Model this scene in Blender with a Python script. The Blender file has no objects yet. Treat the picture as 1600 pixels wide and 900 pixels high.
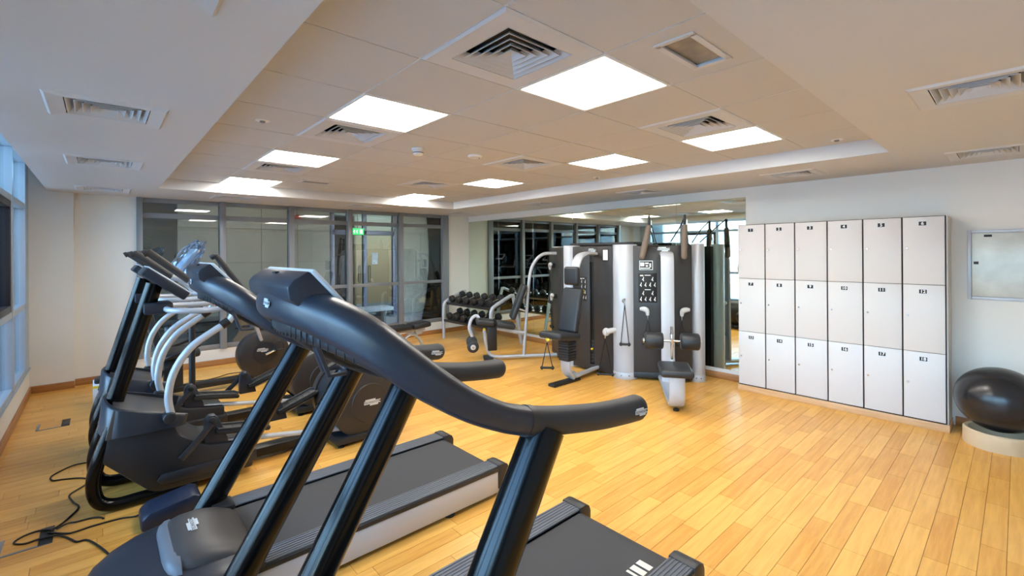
import bpy, bmesh, math, random
from mathutils import Vector, Matrix

# ------------------------------------------------------------------ camera, sky, exposure
SC = bpy.context.scene
COL = SC.collection
CAM_H = 1.62
FOCAL_PX, YAW, ROLL, HORIZON = 714.6, 42.05, -0.387, 395.3
cam_data = bpy.data.cameras.new('camera')
cam_data.sensor_fit = 'HORIZONTAL'
cam_data.sensor_width = 36.0
cam_data.lens = FOCAL_PX / 1600 * 36.0
cam_data.shift_y = -(450 - HORIZON) / 1600
cam_data.clip_start = 0.02
cam_data.clip_end = 200
cam = bpy.data.objects.new('camera', cam_data)
COL.objects.link(cam)
ya, ro = math.radians(YAW), math.radians(ROLL)
fwd = Vector((math.sin(ya), math.cos(ya), 0)); rgt = Vector((math.cos(ya), -math.sin(ya), 0)); up = Vector((0, 0, 1))
cr, sr = math.cos(ro), math.sin(ro)
r2, u2 = rgt * cr + up * sr, up * cr - rgt * sr
m = Matrix((r2, u2, -fwd)).transposed().to_4x4()
m.translation = (0, 0, CAM_H)
cam.matrix_world = m
SC.camera = cam

world = bpy.data.worlds.new('sky')
SC.world = world
world.use_nodes = True
wn = world.node_tree.nodes; wl = world.node_tree.links
wn.clear()
w_out = wn.new('ShaderNodeOutputWorld'); w_bg = wn.new('ShaderNodeBackground')
w_sky = wn.new('ShaderNodeTexSky')
w_sky.sky_type = 'NISHITA'
w_sky.sun_disc = False
w_sky.sun_elevation = math.radians(50)
w_sky.sun_rotation = math.radians(90)      # the sun stands on the far side of the building
w_sky.air_density = 1.3
w_sky.dust_density = 0.3
w_sky.ozone_density = 3.0
wl.new(w_sky.outputs['Color'], w_bg.inputs['Color'])
w_bg.inputs['Strength'].default_value = 2.2
wl.new(w_bg.outputs[0], w_out.inputs[0])
LAMP = 13.0                                 # emission of the ceiling light panels
SC.view_settings.view_transform = 'Standard'
SC.view_settings.look = 'None'
SC.view_settings.gamma = 1
SC.view_settings.use_curve_mapping = False
SC.view_settings.exposure = 1.1
SC.cycles.use_denoising = True
SC.cycles.max_bounces = 10
SC.cycles.diffuse_bounces = 5
SC.cycles.glossy_bounces = 5
SC.cycles.transparent_max_bounces = 16
SC.cycles.sample_clamp_indirect = 8

# ------------------------------------------------------------------ helpers
R = math.radians
def lin(c):
    return tuple(((v / 255) / 12.92 if v / 255 <= .04045 else ((v / 255 + .055) / 1.055) ** 2.4) for v in c) + (1,)

def mat(name, rgb, rough=.5, metal=0.0, spec=.5, bump=0, bscale=60, var=0, vscale=6, coat=0):
    m = bpy.data.materials.new(name); m.use_nodes = True
    n, l = m.node_tree.nodes, m.node_tree.links
    b = n['Principled BSDF']
    b.inputs['Base Color'].default_value = lin(rgb)
    b.inputs['Roughness'].default_value = rough
    b.inputs['Metallic'].default_value = metal
    b.inputs['Specular IOR Level'].default_value = spec
    b.inputs['Coat Weight'].default_value = coat
    if var or bump:
        tc = n.new('ShaderNodeTexCoord')
    if var:
        nz = n.new('ShaderNodeTexNoise'); nz.inputs['Scale'].default_value = vscale; nz.inputs['Detail'].default_value = 4
        l.new(tc.outputs['Object'], nz.inputs['Vector'])
        rp = n.new('ShaderNodeValToRGB')
        c = lin(rgb)
        rp.color_ramp.elements[0].color = tuple(v * (1 - var) for v in c[:3]) + (1,)
        rp.color_ramp.elements[1].color = tuple(min(1, v * (1 + var)) for v in c[:3]) + (1,)
        rp.color_ramp.elements[0].position = .3; rp.color_ramp.elements[1].position = .7
        l.new(nz.outputs['Fac'], rp.inputs['Fac']); l.new(rp.outputs['Color'], b.inputs['Base Color'])
    if bump:
        nb = n.new('ShaderNodeTexNoise'); nb.inputs['Scale'].default_value = bscale; nb.inputs['Detail'].default_value = 3
        l.new(tc.outputs['Object'], nb.inputs['Vector'])
        bp = n.new('ShaderNodeBump'); bp.inputs['Strength'].default_value = bump; bp.inputs['Distance'].default_value = .004
        l.new(nb.outputs['Fac'], bp.inputs['Height']); l.new(bp.outputs['Normal'], b.inputs['Normal'])
    return m

def emit(name, rgb, s):
    m = bpy.data.materials.new(name); m.use_nodes = True
    n, l = m.node_tree.nodes, m.node_tree.links
    n.clear(); o = n.new('ShaderNodeOutputMaterial'); e = n.new('ShaderNodeEmission')
    e.inputs['Color'].default_value = lin(rgb); e.inputs['Strength'].default_value = s
    l.new(e.outputs[0], o.inputs[0]); return m

def glass(name, tint=(235, 245, 245), ior=1.5, rough=0.0):
    m = bpy.data.materials.new(name); m.use_nodes = True
    n, l = m.node_tree.nodes, m.node_tree.links
    n.clear(); o = n.new('ShaderNodeOutputMaterial'); mx = n.new('ShaderNodeMixShader')
    t = n.new('ShaderNodeBsdfTransparent'); g = n.new('ShaderNodeBsdfGlossy'); f = n.new('ShaderNodeFresnel')
    t.inputs['Color'].default_value = lin(tint); g.inputs['Roughness'].default_value = rough; f.inputs['IOR'].default_value = ior
    l.new(f.outputs[0], mx.inputs[0]); l.new(t.outputs[0], mx.inputs[1]); l.new(g.outputs[0], mx.inputs[2]); l.new(mx.outputs[0], o.inputs[0])
    return m

def wood(name, c0, c1, rough=.35, axis='X', stretch=14, tone=False, spec=.5):
    """fine grain along one axis; with tone=True the 'tone' attribute of each piece shifts its colour"""
    m = bpy.data.materials.new(name); m.use_nodes = True
    n, l = m.node_tree.nodes, m.node_tree.links
    b = n['Principled BSDF']; b.inputs['Roughness'].default_value = rough; b.inputs['Specular IOR Level'].default_value = spec
    gm = n.new('ShaderNodeNewGeometry'); mp = n.new('ShaderNodeMapping')
    sc = {'X': (1.3, stretch, stretch), 'Y': (stretch, 1.3, stretch), 'Z': (stretch, stretch, 1.3)}[axis]
    mp.inputs['Scale'].default_value = sc
    l.new(gm.outputs['Position'], mp.inputs['Vector'])
    nz = n.new('ShaderNodeTexNoise'); nz.inputs['Scale'].default_value = 2.2; nz.inputs['Detail'].default_value = 6; nz.inputs['Roughness'].default_value = .6
    l.new(mp.outputs[0], nz.inputs['Vector'])
    rp = n.new('ShaderNodeValToRGB')
    rp.color_ramp.elements[0].position = .28; rp.color_ramp.elements[1].position = .72
    rp.color_ramp.elements[0].color = lin(c0); rp.color_ramp.elements[1].color = lin(c1)
    if tone:
        at = n.new('ShaderNodeAttribute'); at.attribute_name = 'tone'
        ad = n.new('ShaderNodeMath'); ad.operation = 'MULTIPLY_ADD'; ad.inputs[1].default_value = .32; 
        l.new(at.outputs['Fac'], ad.inputs[0]); 
        sb = n.new('ShaderNodeMath'); sb.operation = 'SUBTRACT'; sb.inputs[1].default_value = .16
        l.new(nz.outputs['Fac'], sb.inputs[0]); l.new(sb.outputs[0], ad.inputs[2])
        l.new(ad.outputs[0], rp.inputs['Fac'])
    else:
        l.new(nz.outputs['Fac'], rp.inputs['Fac'])
    l.new(rp.outputs['Color'], b.inputs['Base Color'])
    return m

class M: pass
M.wall = mat('white_wall_paint', (224, 221, 214), .7, bump=.05, bscale=150)
M.ceil = mat('ceiling_paint', (206, 206, 206), .75)
M.tile = mat('mineral_ceiling_tile', (198, 197, 195), .85, bump=.08, bscale=220)
M.tbar = mat('ceiling_grid_metal', (214, 216, 218), .45)
M.gapdark = mat('ceiling_gap', (120, 116, 110), .8)
M.plank = wood('beech_floor_plank', (212, 150, 64), (236, 182, 92), .34, 'X', 16, True)
M.subfloor = mat('floor_joint', (168, 112, 50), .6)
M.skirt = wood('wood_skirting', (150, 98, 52), (182, 128, 76), .4, 'X', 22)
M.skirty = wood('wood_skirting_side', (150, 98, 52), (182, 128, 76), .4, 'Y', 22)
M.plinth = wood('light_wood_plinth', (196, 152, 108), (218, 178, 134), .4, 'Y', 22)
M.alu = mat('grey_aluminium', (132, 136, 142), .38, .2)
M.alulight = mat('light_aluminium', (176, 188, 200), .35, .4)
M.sash = mat('dark_sash_frame', (34, 30, 34), .4)
M.mirror = mat('mirror_silvering', (226, 238, 226), .0, 1.0)
M.mirrortedge = mat('mirror_edge', (200, 220, 205), .2)
M.pane = glass('window_glass', (226, 236, 238), 1.5)
M.paneback = glass('partition_glass', (198, 205, 205), 1.9)
M.lamp = emit('lit_diffuser', (255, 250, 241), LAMP)
M.white = mat('white_metal', (228, 228, 226), .4)
M.vent = mat('white_vent_metal', (204, 205, 207), .5)
M.ventdark = mat('vent_plenum', (40, 42, 48), .8)
M.locker = mat('white_locker_laminate', (208, 205, 203), .38)
M.lockgap = mat('black_locker_edge', (28, 26, 26), .6)
M.black = mat('black_plastic', (20, 20, 22), .45)
M.ink = mat('black_ink', (14, 14, 16), .6)
M.whiteink = mat('white_ink', (238, 238, 236), .6)
M.steel = mat('chrome', (214, 214, 214), .15, 1.0)
M.brushed = mat('scratched_panel_steel', (196, 198, 190), .42, .35, var=.16, vscale=5)
M.silver = mat('silver_paint', (176, 180, 186), .32, .25)
M.silverdull = mat('satin_silver_cover', (186, 189, 196), .36, .12)
M.body = mat('slate_plastic', (36, 40, 50), .36, bump=.03, bscale=500)
M.bodydark = mat('charcoal_plastic', (29, 31, 36), .42, bump=.03, bscale=500)
M.tube = mat('black_gloss_paint', (7, 8, 10), .2, spec=.28)
M.rubber = mat('grip_rubber', (36, 37, 40), .55, bump=.05, bscale=700)
M.brownrubber = mat('brown_foam_grip', (42, 36, 34), .6)
M.belt = mat('running_belt', (50, 50, 52), .65, bump=.2, bscale=500)
M.rail = mat('ribbed_foot_rail', (96, 99, 106), .45)
M.saddle = mat('warm_grey_plastic', (60, 57, 57), .45)
M.navy = mat('navy_plastic', (26, 36, 58), .38)
M.drum = mat('brown_grey_drum', (44, 39, 37), .42)
M.vinyl = mat('black_vinyl_pad', (33, 35, 38), .45, bump=.06, bscale=300)
M.towerblack = mat('charcoal_tower_panel', (44, 42, 42), .42)
M.cream = mat('cream_marking', (218, 212, 194), .6)
M.badge = mat('silver_badge', (206, 210, 214), .35, .3)
M.yellow = mat('yellow_plastic', (226, 206, 40), .45)
M.tan = mat('tan_foam_pad', (116, 102, 90), .6)
M.handle = mat('pale_grey_plastic', (198, 198, 198), .4)
M.ball = mat('dark_grey_ball', (34, 34, 37), .26, bump=.04, bscale=120)
M.ring = mat('beige_ball_ring', (208, 184, 150), .55)
M.cord = mat('black_cord', (22, 20, 20), .5)
M.dumb = mat('black_rubber_dumbbell', (26, 25, 26), .5)
M.film = glass('plastic_film', (214, 226, 240), 1.45, .15)
M.screen = mat('dark_screen', (12, 13, 16), .12)
M.stone = mat('grey_beige_stone', (176, 166, 152), .5, var=.06, vscale=3)
M.lobbyfloor = mat('pale_lobby_tile', (188, 192, 196), .25)
M.doorframe = mat('violet_grey_door_frame', (120, 122, 148), .4, .3)
M.doorglass = mat('dark_door_glass', (20, 24, 26), .08)
M.green = emit('exit_green', (60, 220, 110), 2.2)
M.greenwhite = emit('exit_white', (235, 255, 240), 2.6)
M.paper = mat('white_paper', (232, 230, 236), .7)
M.red = mat('red_bell', (190, 40, 40), .4)
M.leaf = mat('hedge_leaf', (60, 92, 36), .6, var=.4, vscale=20)
M.ground = mat('outdoor_paving', (170, 168, 164), .8, var=.08)
M.facade = mat('opposite_facade', (226, 210, 196), .8)
M.facadeband = mat('opposite_facade_band', (150, 156, 166), .5)
M.carton = mat('white_carton', (226, 230, 236), .6)

def setp(o, label=None, cat=None, group=None, kind=None):
    if label: o['label'] = label
    if cat: o['category'] = cat
    if group: o['group'] = group
    if kind: o['kind'] = kind
    return o

def thing(name, label, cat, loc=(0, 0, 0), group=None, kind=None):
    o = bpy.data.objects.new(name, None); COL.objects.link(o)
    o.empty_display_size = .1
    o.location = loc
    return setp(o, label, cat, group, kind)

def base_of(p):
    """world position of a parent chain (only translations are used)"""
    v = Vector((0, 0, 0))
    while p is not None:
        v += p.location; p = p.parent
    return v

def obj(name, bm, material, parent=None, smooth=35, origin=None):
    """bm is in world coordinates; the object's origin goes to its parent's base (or to `origin`)"""
    me = bpy.data.meshes.new(name)
    bmesh.ops.recalc_face_normals(bm, faces=bm.faces)
    bm.to_mesh(me); bm.free()
    o = bpy.data.objects.new(name, me); COL.objects.link(o)
    b = base_of(parent)
    if origin is not None:
        o.location = Vector(origin) - b
        me.transform(Matrix.Translation(-Vector(origin)))
    else:
        me.transform(Matrix.Translation(-b))
    me.materials.append(material)
    if smooth:
        for p in me.polygons: p.use_smooth = True
        me.set_sharp_from_angle(angle=R(smooth))
    o.parent = parent
    return o

def copy_tree(o, parent=None, loc=None):
    c = o.copy(); COL.objects.link(c); c.parent = parent
    if loc is not None: c.location = loc
    for ch in list(o.children): copy_tree(ch, c)
    return c

def B(): return bmesh.new()

def box(bm, c, s, bev=0, rot=None, seg=2):
    r = bmesh.ops.create_cube(bm, size=1)
    vs = r['verts']
    for v in vs: v.co = Vector((v.co.x * s[0], v.co.y * s[1], v.co.z * s[2]))
    if bev:
        es = list({e for v in vs for e in v.link_edges})
        rb = bmesh.ops.bevel(bm, geom=es, offset=bev, segments=seg, affect='EDGES', profile=.5)
        vs = list({v for f in rb['faces'] for v in f.verts} | {v for v in vs if v.is_valid})
        allv = set(vs); stack = list(vs)
        while stack:
            v = stack.pop()
            for e in v.link_edges:
                w = e.other_vert(v)
                if w not in allv: allv.add(w); stack.append(w)
        vs = list(allv)
    mt = Matrix.Translation(Vector(c)) @ (rot.to_4x4() if rot is not None else Matrix())
    for v in vs: v.co = mt @ v.co
    return bm

def bx(bm, x0, x1, y0, y1, z0, z1, bev=0):
    return box(bm, ((x0 + x1) / 2, (y0 + y1) / 2, (z0 + z1) / 2), (abs(x1 - x0), abs(y1 - y0), abs(z1 - z0)), bev)

def loft(bm, rings, caps=True, closed=False):
    vr = [[bm.verts.new(p) for p in ring] for ring in rings]
    n = len(vr[0])
    pairs = list(zip(vr[:-1], vr[1:])) + ([(vr[-1], vr[0])] if closed else [])
    for a, b in pairs:
        for i in range(n):
            j = (i + 1) % n
            try: bm.faces.new((a[i], a[j], b[j], b[i]))
            except ValueError: pass
    if caps and not closed:
        bm.faces.new(vr[0][::-1]); bm.faces.new(vr[-1])
    return bm

def curve(pts, n=8):
    """Catmull-Rom through pts (tuples of any length)"""
    P = [Vector(p) for p in pts]; out = []
    P = [P[0] * 2 - P[1]] + P + [P[-1] * 2 - P[-2]]
    for i in range(1, len(P) - 2):
        a, b, c, d = P[i - 1], P[i], P[i + 1], P[i + 2]
        for k in range(n):
            t = k / n
            out.append(.5 * ((2 * b) + (c - a) * t + (2 * a - 5 * b + 4 * c - d) * t * t + (3 * b - a - 3 * c + d) * t ** 3))
    out.append(P[-2]); return out

def rings_along(path, sizes, seg=16, p=2.0, upv=(0, 0, 1), endround=False):
    """sections (width, height) swept along a path; width lies across, height along upv"""
    path = [Vector(q) for q in path]; n = len(path); U = Vector(upv); rings = []
    for i, q in enumerate(path):
        t = (path[min(i + 1, n - 1)] - path[max(i - 1, 0)]).normalized()
        s = t.cross(U)
        if s.length < 1e-4: s = t.cross(Vector((1, 0, 0)))
        s.normalize(); u = s.cross(t).normalized()
        w, h = sizes[i] if isinstance(sizes, list) else sizes
        ring = []
        for k in range(seg):
            a = 2 * math.pi * k / seg; ca, sa = math.cos(a), math.sin(a)
            f = (abs(ca) ** p + abs(sa) ** p) ** (-1 / p)
            ring.append(q + s * (w / 2 * f * ca) + u * (h / 2 * f * sa))
        rings.append(ring)
    return rings

def tube(bm, pts, r, seg=12, n=0, upv=(0, 0, 1), closed=False, flat=None):
    path = curve(pts, n) if n else [Vector(q) for q in pts]
    sz = flat if flat else (2 * r, 2 * r)
    if closed:
        m = len(path); rings = []
        for i, q in enumerate(path):
            t = (path[(i + 1) % m] - path[i - 1]).normalized(); s = t.cross(Vector(upv)).normalized(); u = s.cross(t)
            rings.append([q + s * (sz[0] / 2 * math.cos(2 * math.pi * k / seg)) + u * (sz[1] / 2 * math.sin(2 * math.pi * k / seg)) for k in range(seg)])
        return loft(bm, rings, closed=True)
    # parallel transport so that bends do not twist the section
    rings = []; s = None
    for i, q in enumerate(path):
        t = (path[min(i + 1, len(path) - 1)] - path[max(i - 1, 0)]).normalized()
        if s is None:
            s = t.cross(Vector(upv))
            if s.length < 1e-3: s = t.cross(Vector((0, 1, 0)))
            if s.length < 1e-3: s = t.cross(Vector((1, 0, 0)))
        s = (s - t * s.dot(t)).normalized(); u = s.cross(t)
        rings.append([q + s * (sz[0] / 2 * math.cos(2 * math.pi * k / seg)) + u * (sz[1] / 2 * math.sin(2 * math.pi * k / seg)) for k in range(seg)])
    return loft(bm, rings)

def cyl(bm, p0, p1, r, seg=20, bev=0, r1=None):
    p0, p1 = Vector(p0), Vector(p1); d = (p1 - p0); L = d.length; t = d / L
    s = t.cross(Vector((0, 0, 1)))
    if s.length < 1e-3: s = t.cross(Vector((1, 0, 0)))
    s.normalize(); u = s.cross(t); r1 = r if r1 is None else r1
    prof = [(0, r), (L, r1)] if not bev else [(0, r - bev), (bev * .35, r - bev * .35), (bev, r), (L - bev, r1), (L - bev * .35, r1 - bev * .35), (L, r1 - bev)]
    return loft(bm, [[p0 + t * a + s * (q * math.cos(2 * math.pi * k / seg)) + u * (q * math.sin(2 * math.pi * k / seg)) for k in range(seg)] for a, q in prof])

def lathe(bm, prof, c, seg=28, axis=(0, 0, 1)):
    t = Vector(axis).normalized(); s = t.cross(Vector((0, 0, 1)))
    if s.length < 1e-3: s = Vector((1, 0, 0))
    s.normalize(); u = s.cross(t); c = Vector(c)
    return loft(bm, [[c + t * z + s * (max(r, 1e-4) * math.cos(2 * math.pi * k / seg)) + u * (max(r, 1e-4) * math.sin(2 * math.pi * k / seg)) for k in range(seg)] for r, z in prof])

def prism(bm, poly, fn, a, b, bev=0):
    """poly: list of 2-D points; fn(p, t) -> 3-D point; extruded from t=a to t=b"""
    v0 = [bm.verts.new(fn(p, a)) for p in poly]; v1 = [bm.verts.new(fn(p, b)) for p in poly]
    n = len(poly); fs = [bm.faces.new(v0[::-1]), bm.faces.new(v1)]
    for i in range(n): fs.append(bm.faces.new((v0[i], v0[(i + 1) % n], v1[(i + 1) % n], v1[i])))
    if bev:
        bmesh.ops.recalc_face_normals(bm, faces=fs)
        es = list({e for f in fs for e in f.edges})
        bmesh.ops.bevel(bm, geom=es, offset=bev, segments=2, affect='EDGES', profile=.5, clamp_overlap=True)
    return bm

_fonts = {}
def text(bm, s, size, origin, right, upv, depth=.001, bold=0.0, align='CENTER'):
    key = (s, align, bold)
    if key not in _fonts:
        cu = bpy.data.curves.new('lettering', 'FONT'); cu.body = s; cu.size = 1; cu.align_x = align; cu.align_y = 'CENTER'
        cu.offset = bold; cu.resolution_u = 2
        t = bpy.data.objects.new('lettering', cu); COL.objects.link(t)
        dg = bpy.context.evaluated_depsgraph_get()
        me = bpy.data.meshes.new_from_object(t.evaluated_get(dg))
        _fonts[key] = ([v.co.copy() for v in me.vertices], [tuple(p.vertices) for p in me.polygons])
        bpy.data.objects.remove(t); bpy.data.curves.remove(cu); bpy.data.meshes.remove(me)
    vs, fs = _fonts[key]
    o, r, u = Vector(origin), Vector(right).normalized(), Vector(upv).normalized()
    nn = r.cross(u) * depth
    V = [bm.verts.new(o + nn + r * (v.x * size) + u * (v.y * size)) for v in vs]
    for f in fs:
        try: bm.faces.new([V[i] for i in f])
        except ValueError: pass
    return bm

def plate(bm, o, r, u, w, h, t, bev=0):
    """thin box centred at o, width along r, height along u, thickness t standing out along r x u"""
    r, u = Vector(r).normalized(), Vector(u).normalized(); n = r.cross(u)
    rot = Matrix((r, u, n)).transposed()
    return box(bm, Vector(o) + n * (t / 2), (w, h, t), bev, rot)

def badge(parent, o, r, u, w):
    """stepped maker's badge with its lettering"""
    r, u = Vector(r).normalized(), Vector(u).normalized(); n = r.cross(u); h = w * .36
    bm = B()
    plate(bm, Vector(o), r, u, w, h * .52, .002)
    plate(bm, Vector(o) + u * h * .36 - r * w * .12, r, u, w * .62, h * .3, .002)
    plate(bm, Vector(o) - u * h * .36 + r * w * .1, r, u, w * .5, h * .3, .002)
    b = obj('badge', bm, M.badge, parent, smooth=0)
    bm = B(); text(bm, 'TECHNOGYM', w * .165, Vector(o) + n * .002, r, u, .0006, .01)
    t = obj('badge_lettering', bm, M.ink, b if parent.parent is None else parent, smooth=0)
    return b
# ------------------------------------------------------------------ room shell
XL, XS, XR = -0.62, -0.46, 5.88          # facade, edge of the soffit, mirror wall
YF, YB = -1.75, 7.93                      # wall behind the camera, glazed wall
HC, HT = 2.402, 2.525                     # soffit and tile ceiling
TX0, TX1, TY0, TY1 = 0.515, 4.655, 0.685, 6.70
HTOP = 2.75

bm = B(); bx(bm, XL - .25, XR + .2, YF - .2, YB + .2, -.12, -.006)
floor = setp(obj('floor', bm, M.subfloor, smooth=0), 'yellow beech plank floor of the gym', kind='structure')

# planks run across the room (x); rows of 0.1 m
random.seed(4)
PW, PL = .1, .62
def plank_mesh(x0, x1, y0, y1, tone):
    bm = B(); bx(bm, x0, x1, y0, y1, -.006, 0)
    return bm
all_planks = []
row = 0; y = YF
while y < YB - .001:
    y1 = min(y + PW, YB)
    x = XL - random.random() * PL
    while x < XR:
        L = PL * random.choice((.8, 1, 1, 1.15))
        a, b = max(x, XL), min(x + L, XR)
        if b - a > .02: all_planks.append((a, b, y, y1, random.random()))
        x += L
    y = y1
def to_px(p):
    q = Vector(p) - Vector((0, 0, CAM_H)); d = q.dot(fwd)
    if d < .15: return None
    return 800 + FOCAL_PX * q.dot(r2) / d, HORIZON - FOCAL_PX * q.dot(u2) / d, d
def plank_score(pk):
    a, b, y0, y1, _ = pk
    c = to_px(((a + b) / 2, (y0 + y1) / 2, 0))
    if c is None or not (0 < c[0] < 1600 and c[1] < 905): return 0
    if (-.1 < (a + b) / 2 < 2.1 and (.95 < y0 < 1.8 or 2.3 < y0 < 3.15)) or (0 < (a + b) / 2 < 2 and (3.75 < y0 < 4.4 or 4.75 < y0 < 5.4)): return 0
    if y0 > .42 and y1 < 2.22 and a > 5.4: return 0
    return (b - a) / c[2] ** 3
all_planks.sort(key=plank_score, reverse=True)
def add_tone(me, vals):
    at = me.attributes.new('tone', 'FLOAT', 'FACE')
    for i, v in enumerate(vals): at.data[i].value = v
G = .0011
pcache = {}
for a, b, y0, y1, t in all_planks[:300]:
    key = (round(b - a, 4), round(y1 - y0, 4), round(t * 12))
    if key not in pcache:
        bm = B(); bx(bm, -(b - a) / 2 + G, (b - a) / 2 - G, -(y1 - y0) / 2 + G, (y1 - y0) / 2 - G, -.006, 0)
        me = bpy.data.meshes.new('plank'); bm.to_mesh(me); bm.free()
        me.materials.append(M.plank); add_tone(me, [round(t * 12) / 12] * len(me.polygons)); pcache[key] = me
    o = bpy.data.objects.new('plank', pcache[key]); COL.objects.link(o)
    o.location = ((a + b) / 2, (y0 + y1) / 2, 0); o.parent = floor
V, Fc, tones = [], [], []
for a, b, y0, y1, t in all_planks[300:]:
    i = len(V); x0, x1, q0, q1 = a + G, b - G, y0 + G, y1 - G
    V += [(x0, q0, 0), (x1, q0, 0), (x1, q1, 0), (x0, q1, 0), (x0, q0, -.006), (x1, q0, -.006), (x1, q1, -.006), (x0, q1, -.006)]
    Fc += [(i, i + 1, i + 2, i + 3), (i, i + 4, i + 5, i + 1), (i + 1, i + 5, i + 6, i + 2), (i + 2, i + 6, i + 7, i + 3), (i + 3, i + 7, i + 4, i)]
    tones += [t] * 5
me = bpy.data.meshes.new('floor_planks'); me.from_pydata(V, [], Fc); me.materials.append(M.plank); add_tone(me, tones)
o = bpy.data.objects.new('floor_planks', me); COL.objects.link(o); o.parent = floor; o['kind'] = 'stuff'

# walls
def wall(name, parts, material, label):
    bm = B()
    for p in parts: bx(bm, *p)
    return setp(obj(name, bm, material, smooth=0), label, kind='structure')
GX0, GX1 = .37, 5.34                       # glazed part of the back wall
SILL = .235
wall('wall_right', [(XR, XR + .2, YF - .2, YB + .2, 0, HTOP)], M.wall, 'white wall that carries the mirror and the lockers')
wall('wall_back', [(GX1, XR, YB - .03, YB + .17, 0, HTOP), (GX0, GX1, YB - .02, YB + .15, 0, SILL), (-.235, GX0, YB - .03, YB + .17, 0, HTOP), (XL - .2, -.235, 7.80, YB + .17, 0, HTOP), (GX0, GX1, YB + .02, YB + .17, HC, HTOP)], M.wall, 'white end wall around the glazed partition with its pillar')
wall('wall_left', [(XL - .2, XL, YF - .2, 7.8, 0, .30)], M.wall, 'low white wall below the left windows')
wall('wall_front', [(XL - .2, XR + .2, YF - .2, YF, 0, HTOP)], M.wall, 'white wall opposite the glazed partition')
# skirtings
def skirt(name, parts, material, label):
    bm = B()
    for p in parts: bx(bm, *p, .003)
    setp(obj(name, bm, material), label, kind='structure')
skirt('baseboard_right', [(XR - .018, XR, 2.3, YB - .03, 0, .085), (XR - .018, XR, YF, .40, 0, .085)], M.skirty, 'wooden skirting along the mirror wall')
skirt('baseboard_back', [(-.235, XR - .018, YB - .05, YB - .03, 0, .085), (XL, -.235, 7.782, 7.80, 0, .085), (-.252, -.235, 7.80, YB - .03, 0, .085)], M.skirt, 'wooden skirting below the glazed partition')
skirt('baseboard_left', [(XL, XL + .018, YF, 7.78, 0, .085)], M.skirty, 'wooden skirting below the windows')

# ceiling: soffit with openings for the diffusers, upstand, void above the tiles
SOFFIT = [(-.205, 1.27), (-.205, 3.05), (-.205, 4.88), (-.205, 6.98), (1.12, 6.98), (2.95, 6.98), (4.98, 6.98), (5.02, 4.90), (5.02, 3.05), (5.01, 1.29), (5.05, -.08), (2.92, -.12)]
DS = .49
xs = sorted({XS, XR, TX0, TX1} | {v for p in SOFFIT for v in (p[0] + .03, p[0] + DS - .03)})
ys = sorted({YF, YB, TY0, TY1} | {v for p in SOFFIT for v in (p[1] + .03, p[1] + DS - .03)})
bm = B(); vc = {}
def vert(x, y, z):
    k = (round(x, 4), round(y, 4), round(z, 4))
    if k not in vc: vc[k] = bm.verts.new((x, y, z))
    return vc[k]
for i in range(len(xs) - 1):
    for j in range(len(ys) - 1):
        cx, cy = (xs[i] + xs[i + 1]) / 2, (ys[j] + ys[j + 1]) / 2
        if TX0 < cx < TX1 and TY0 < cy < TY1: continue
        if any(p[0] + .03 < cx < p[0] + DS - .03 and p[1] + .03 < cy < p[1] + DS - .03 for p in SOFFIT): continue
        bm.faces.new([vert(xs[i], ys[j], HC), vert(xs[i + 1], ys[j], HC), vert(xs[i + 1], ys[j + 1], HC), vert(xs[i], ys[j + 1], HC)])
for (a, b) in (((TX0, TY0), (TX1, TY0)), ((TX1, TY0), (TX1, TY1)), ((TX1, TY1), (TX0, TY1)), ((TX0, TY1), (TX0, TY0)), ((XS, YF), (XS, YB))):
    top = HT + .03 if a[0] != XS else HTOP
    bm.faces.new([bm.verts.new((a[0], a[1], HC)), bm.verts.new((b[0], b[1], HC)), bm.verts.new((b[0], b[1], top)), bm.verts.new((a[0], a[1], top))])
ceiling = setp(obj('ceiling', bm, M.ceil, smooth=0), 'white plaster soffit around the tiled ceiling recess', kind='structure')
bm = B(); bx(bm, XL - .25, XR + .2, YF - .2, YB + .2, HTOP, HTOP + .1)
obj('ceiling_slab', bm, M.ceil, ceiling, smooth=0)
# metal grid behind the tiles
GXS = [.515, 1.11, 1.71, 2.31, 2.91, 3.51, 4.11, 4.655]
GYS = [.685, 1.255, 1.86, 2.465, 3.07, 3.675, 4.28, 4.885, 5.49, 6.095, 6.70]
bm = B()
for x in GXS[1:-1]: bx(bm, x - .012, x + .012, TY0, TY1, HT + .004, HT + .03)
for y in GYS[1:-1]: bx(bm, TX0, TX1, y - .012, y + .012, HT + .0045, HT + .03)
obj('ceiling_grid', bm, M.tbar, ceiling, smooth=0)
LIGHTS = {(2, 1): 'large square ceiling light right of the biggest air diffuser', (1, 3): 'square ceiling light left of the round smoke detector', (1, 6): 'square ceiling light behind the second diffuser on the window side', (1, 9): 'square ceiling light in the far window-side corner of the recess',
          (5, 9): 'square ceiling light in the far corner nearest the mirror', (5, 6): 'square ceiling light third from the lockers in the mirror-side row', (5, 3): 'square ceiling light second from the lockers in the mirror-side row', (5, 1): 'square ceiling light nearest the lockers'}
VENTS = {(1, 1): 'big white four-way ceiling diffuser beside the brightest light', (1, 4): 'white four-way ceiling diffuser touching the light left of the smoke detector', (1, 7): 'small-looking white ceiling diffuser farthest away on the window side of the recess',
         (4, 1): 'white four-way ceiling diffuser touching the light nearest the lockers', (4, 4): 'white four-way ceiling diffuser in the middle of the recess beside the flat detector', (4, 7): 'white four-way ceiling diffuser farthest away on the mirror side of the recess'}
LIGHTS = {(k[0], k[1]): v for k, v in LIGHTS.items()}
SLOTS = [(2, 0), (2, 8)]
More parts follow.
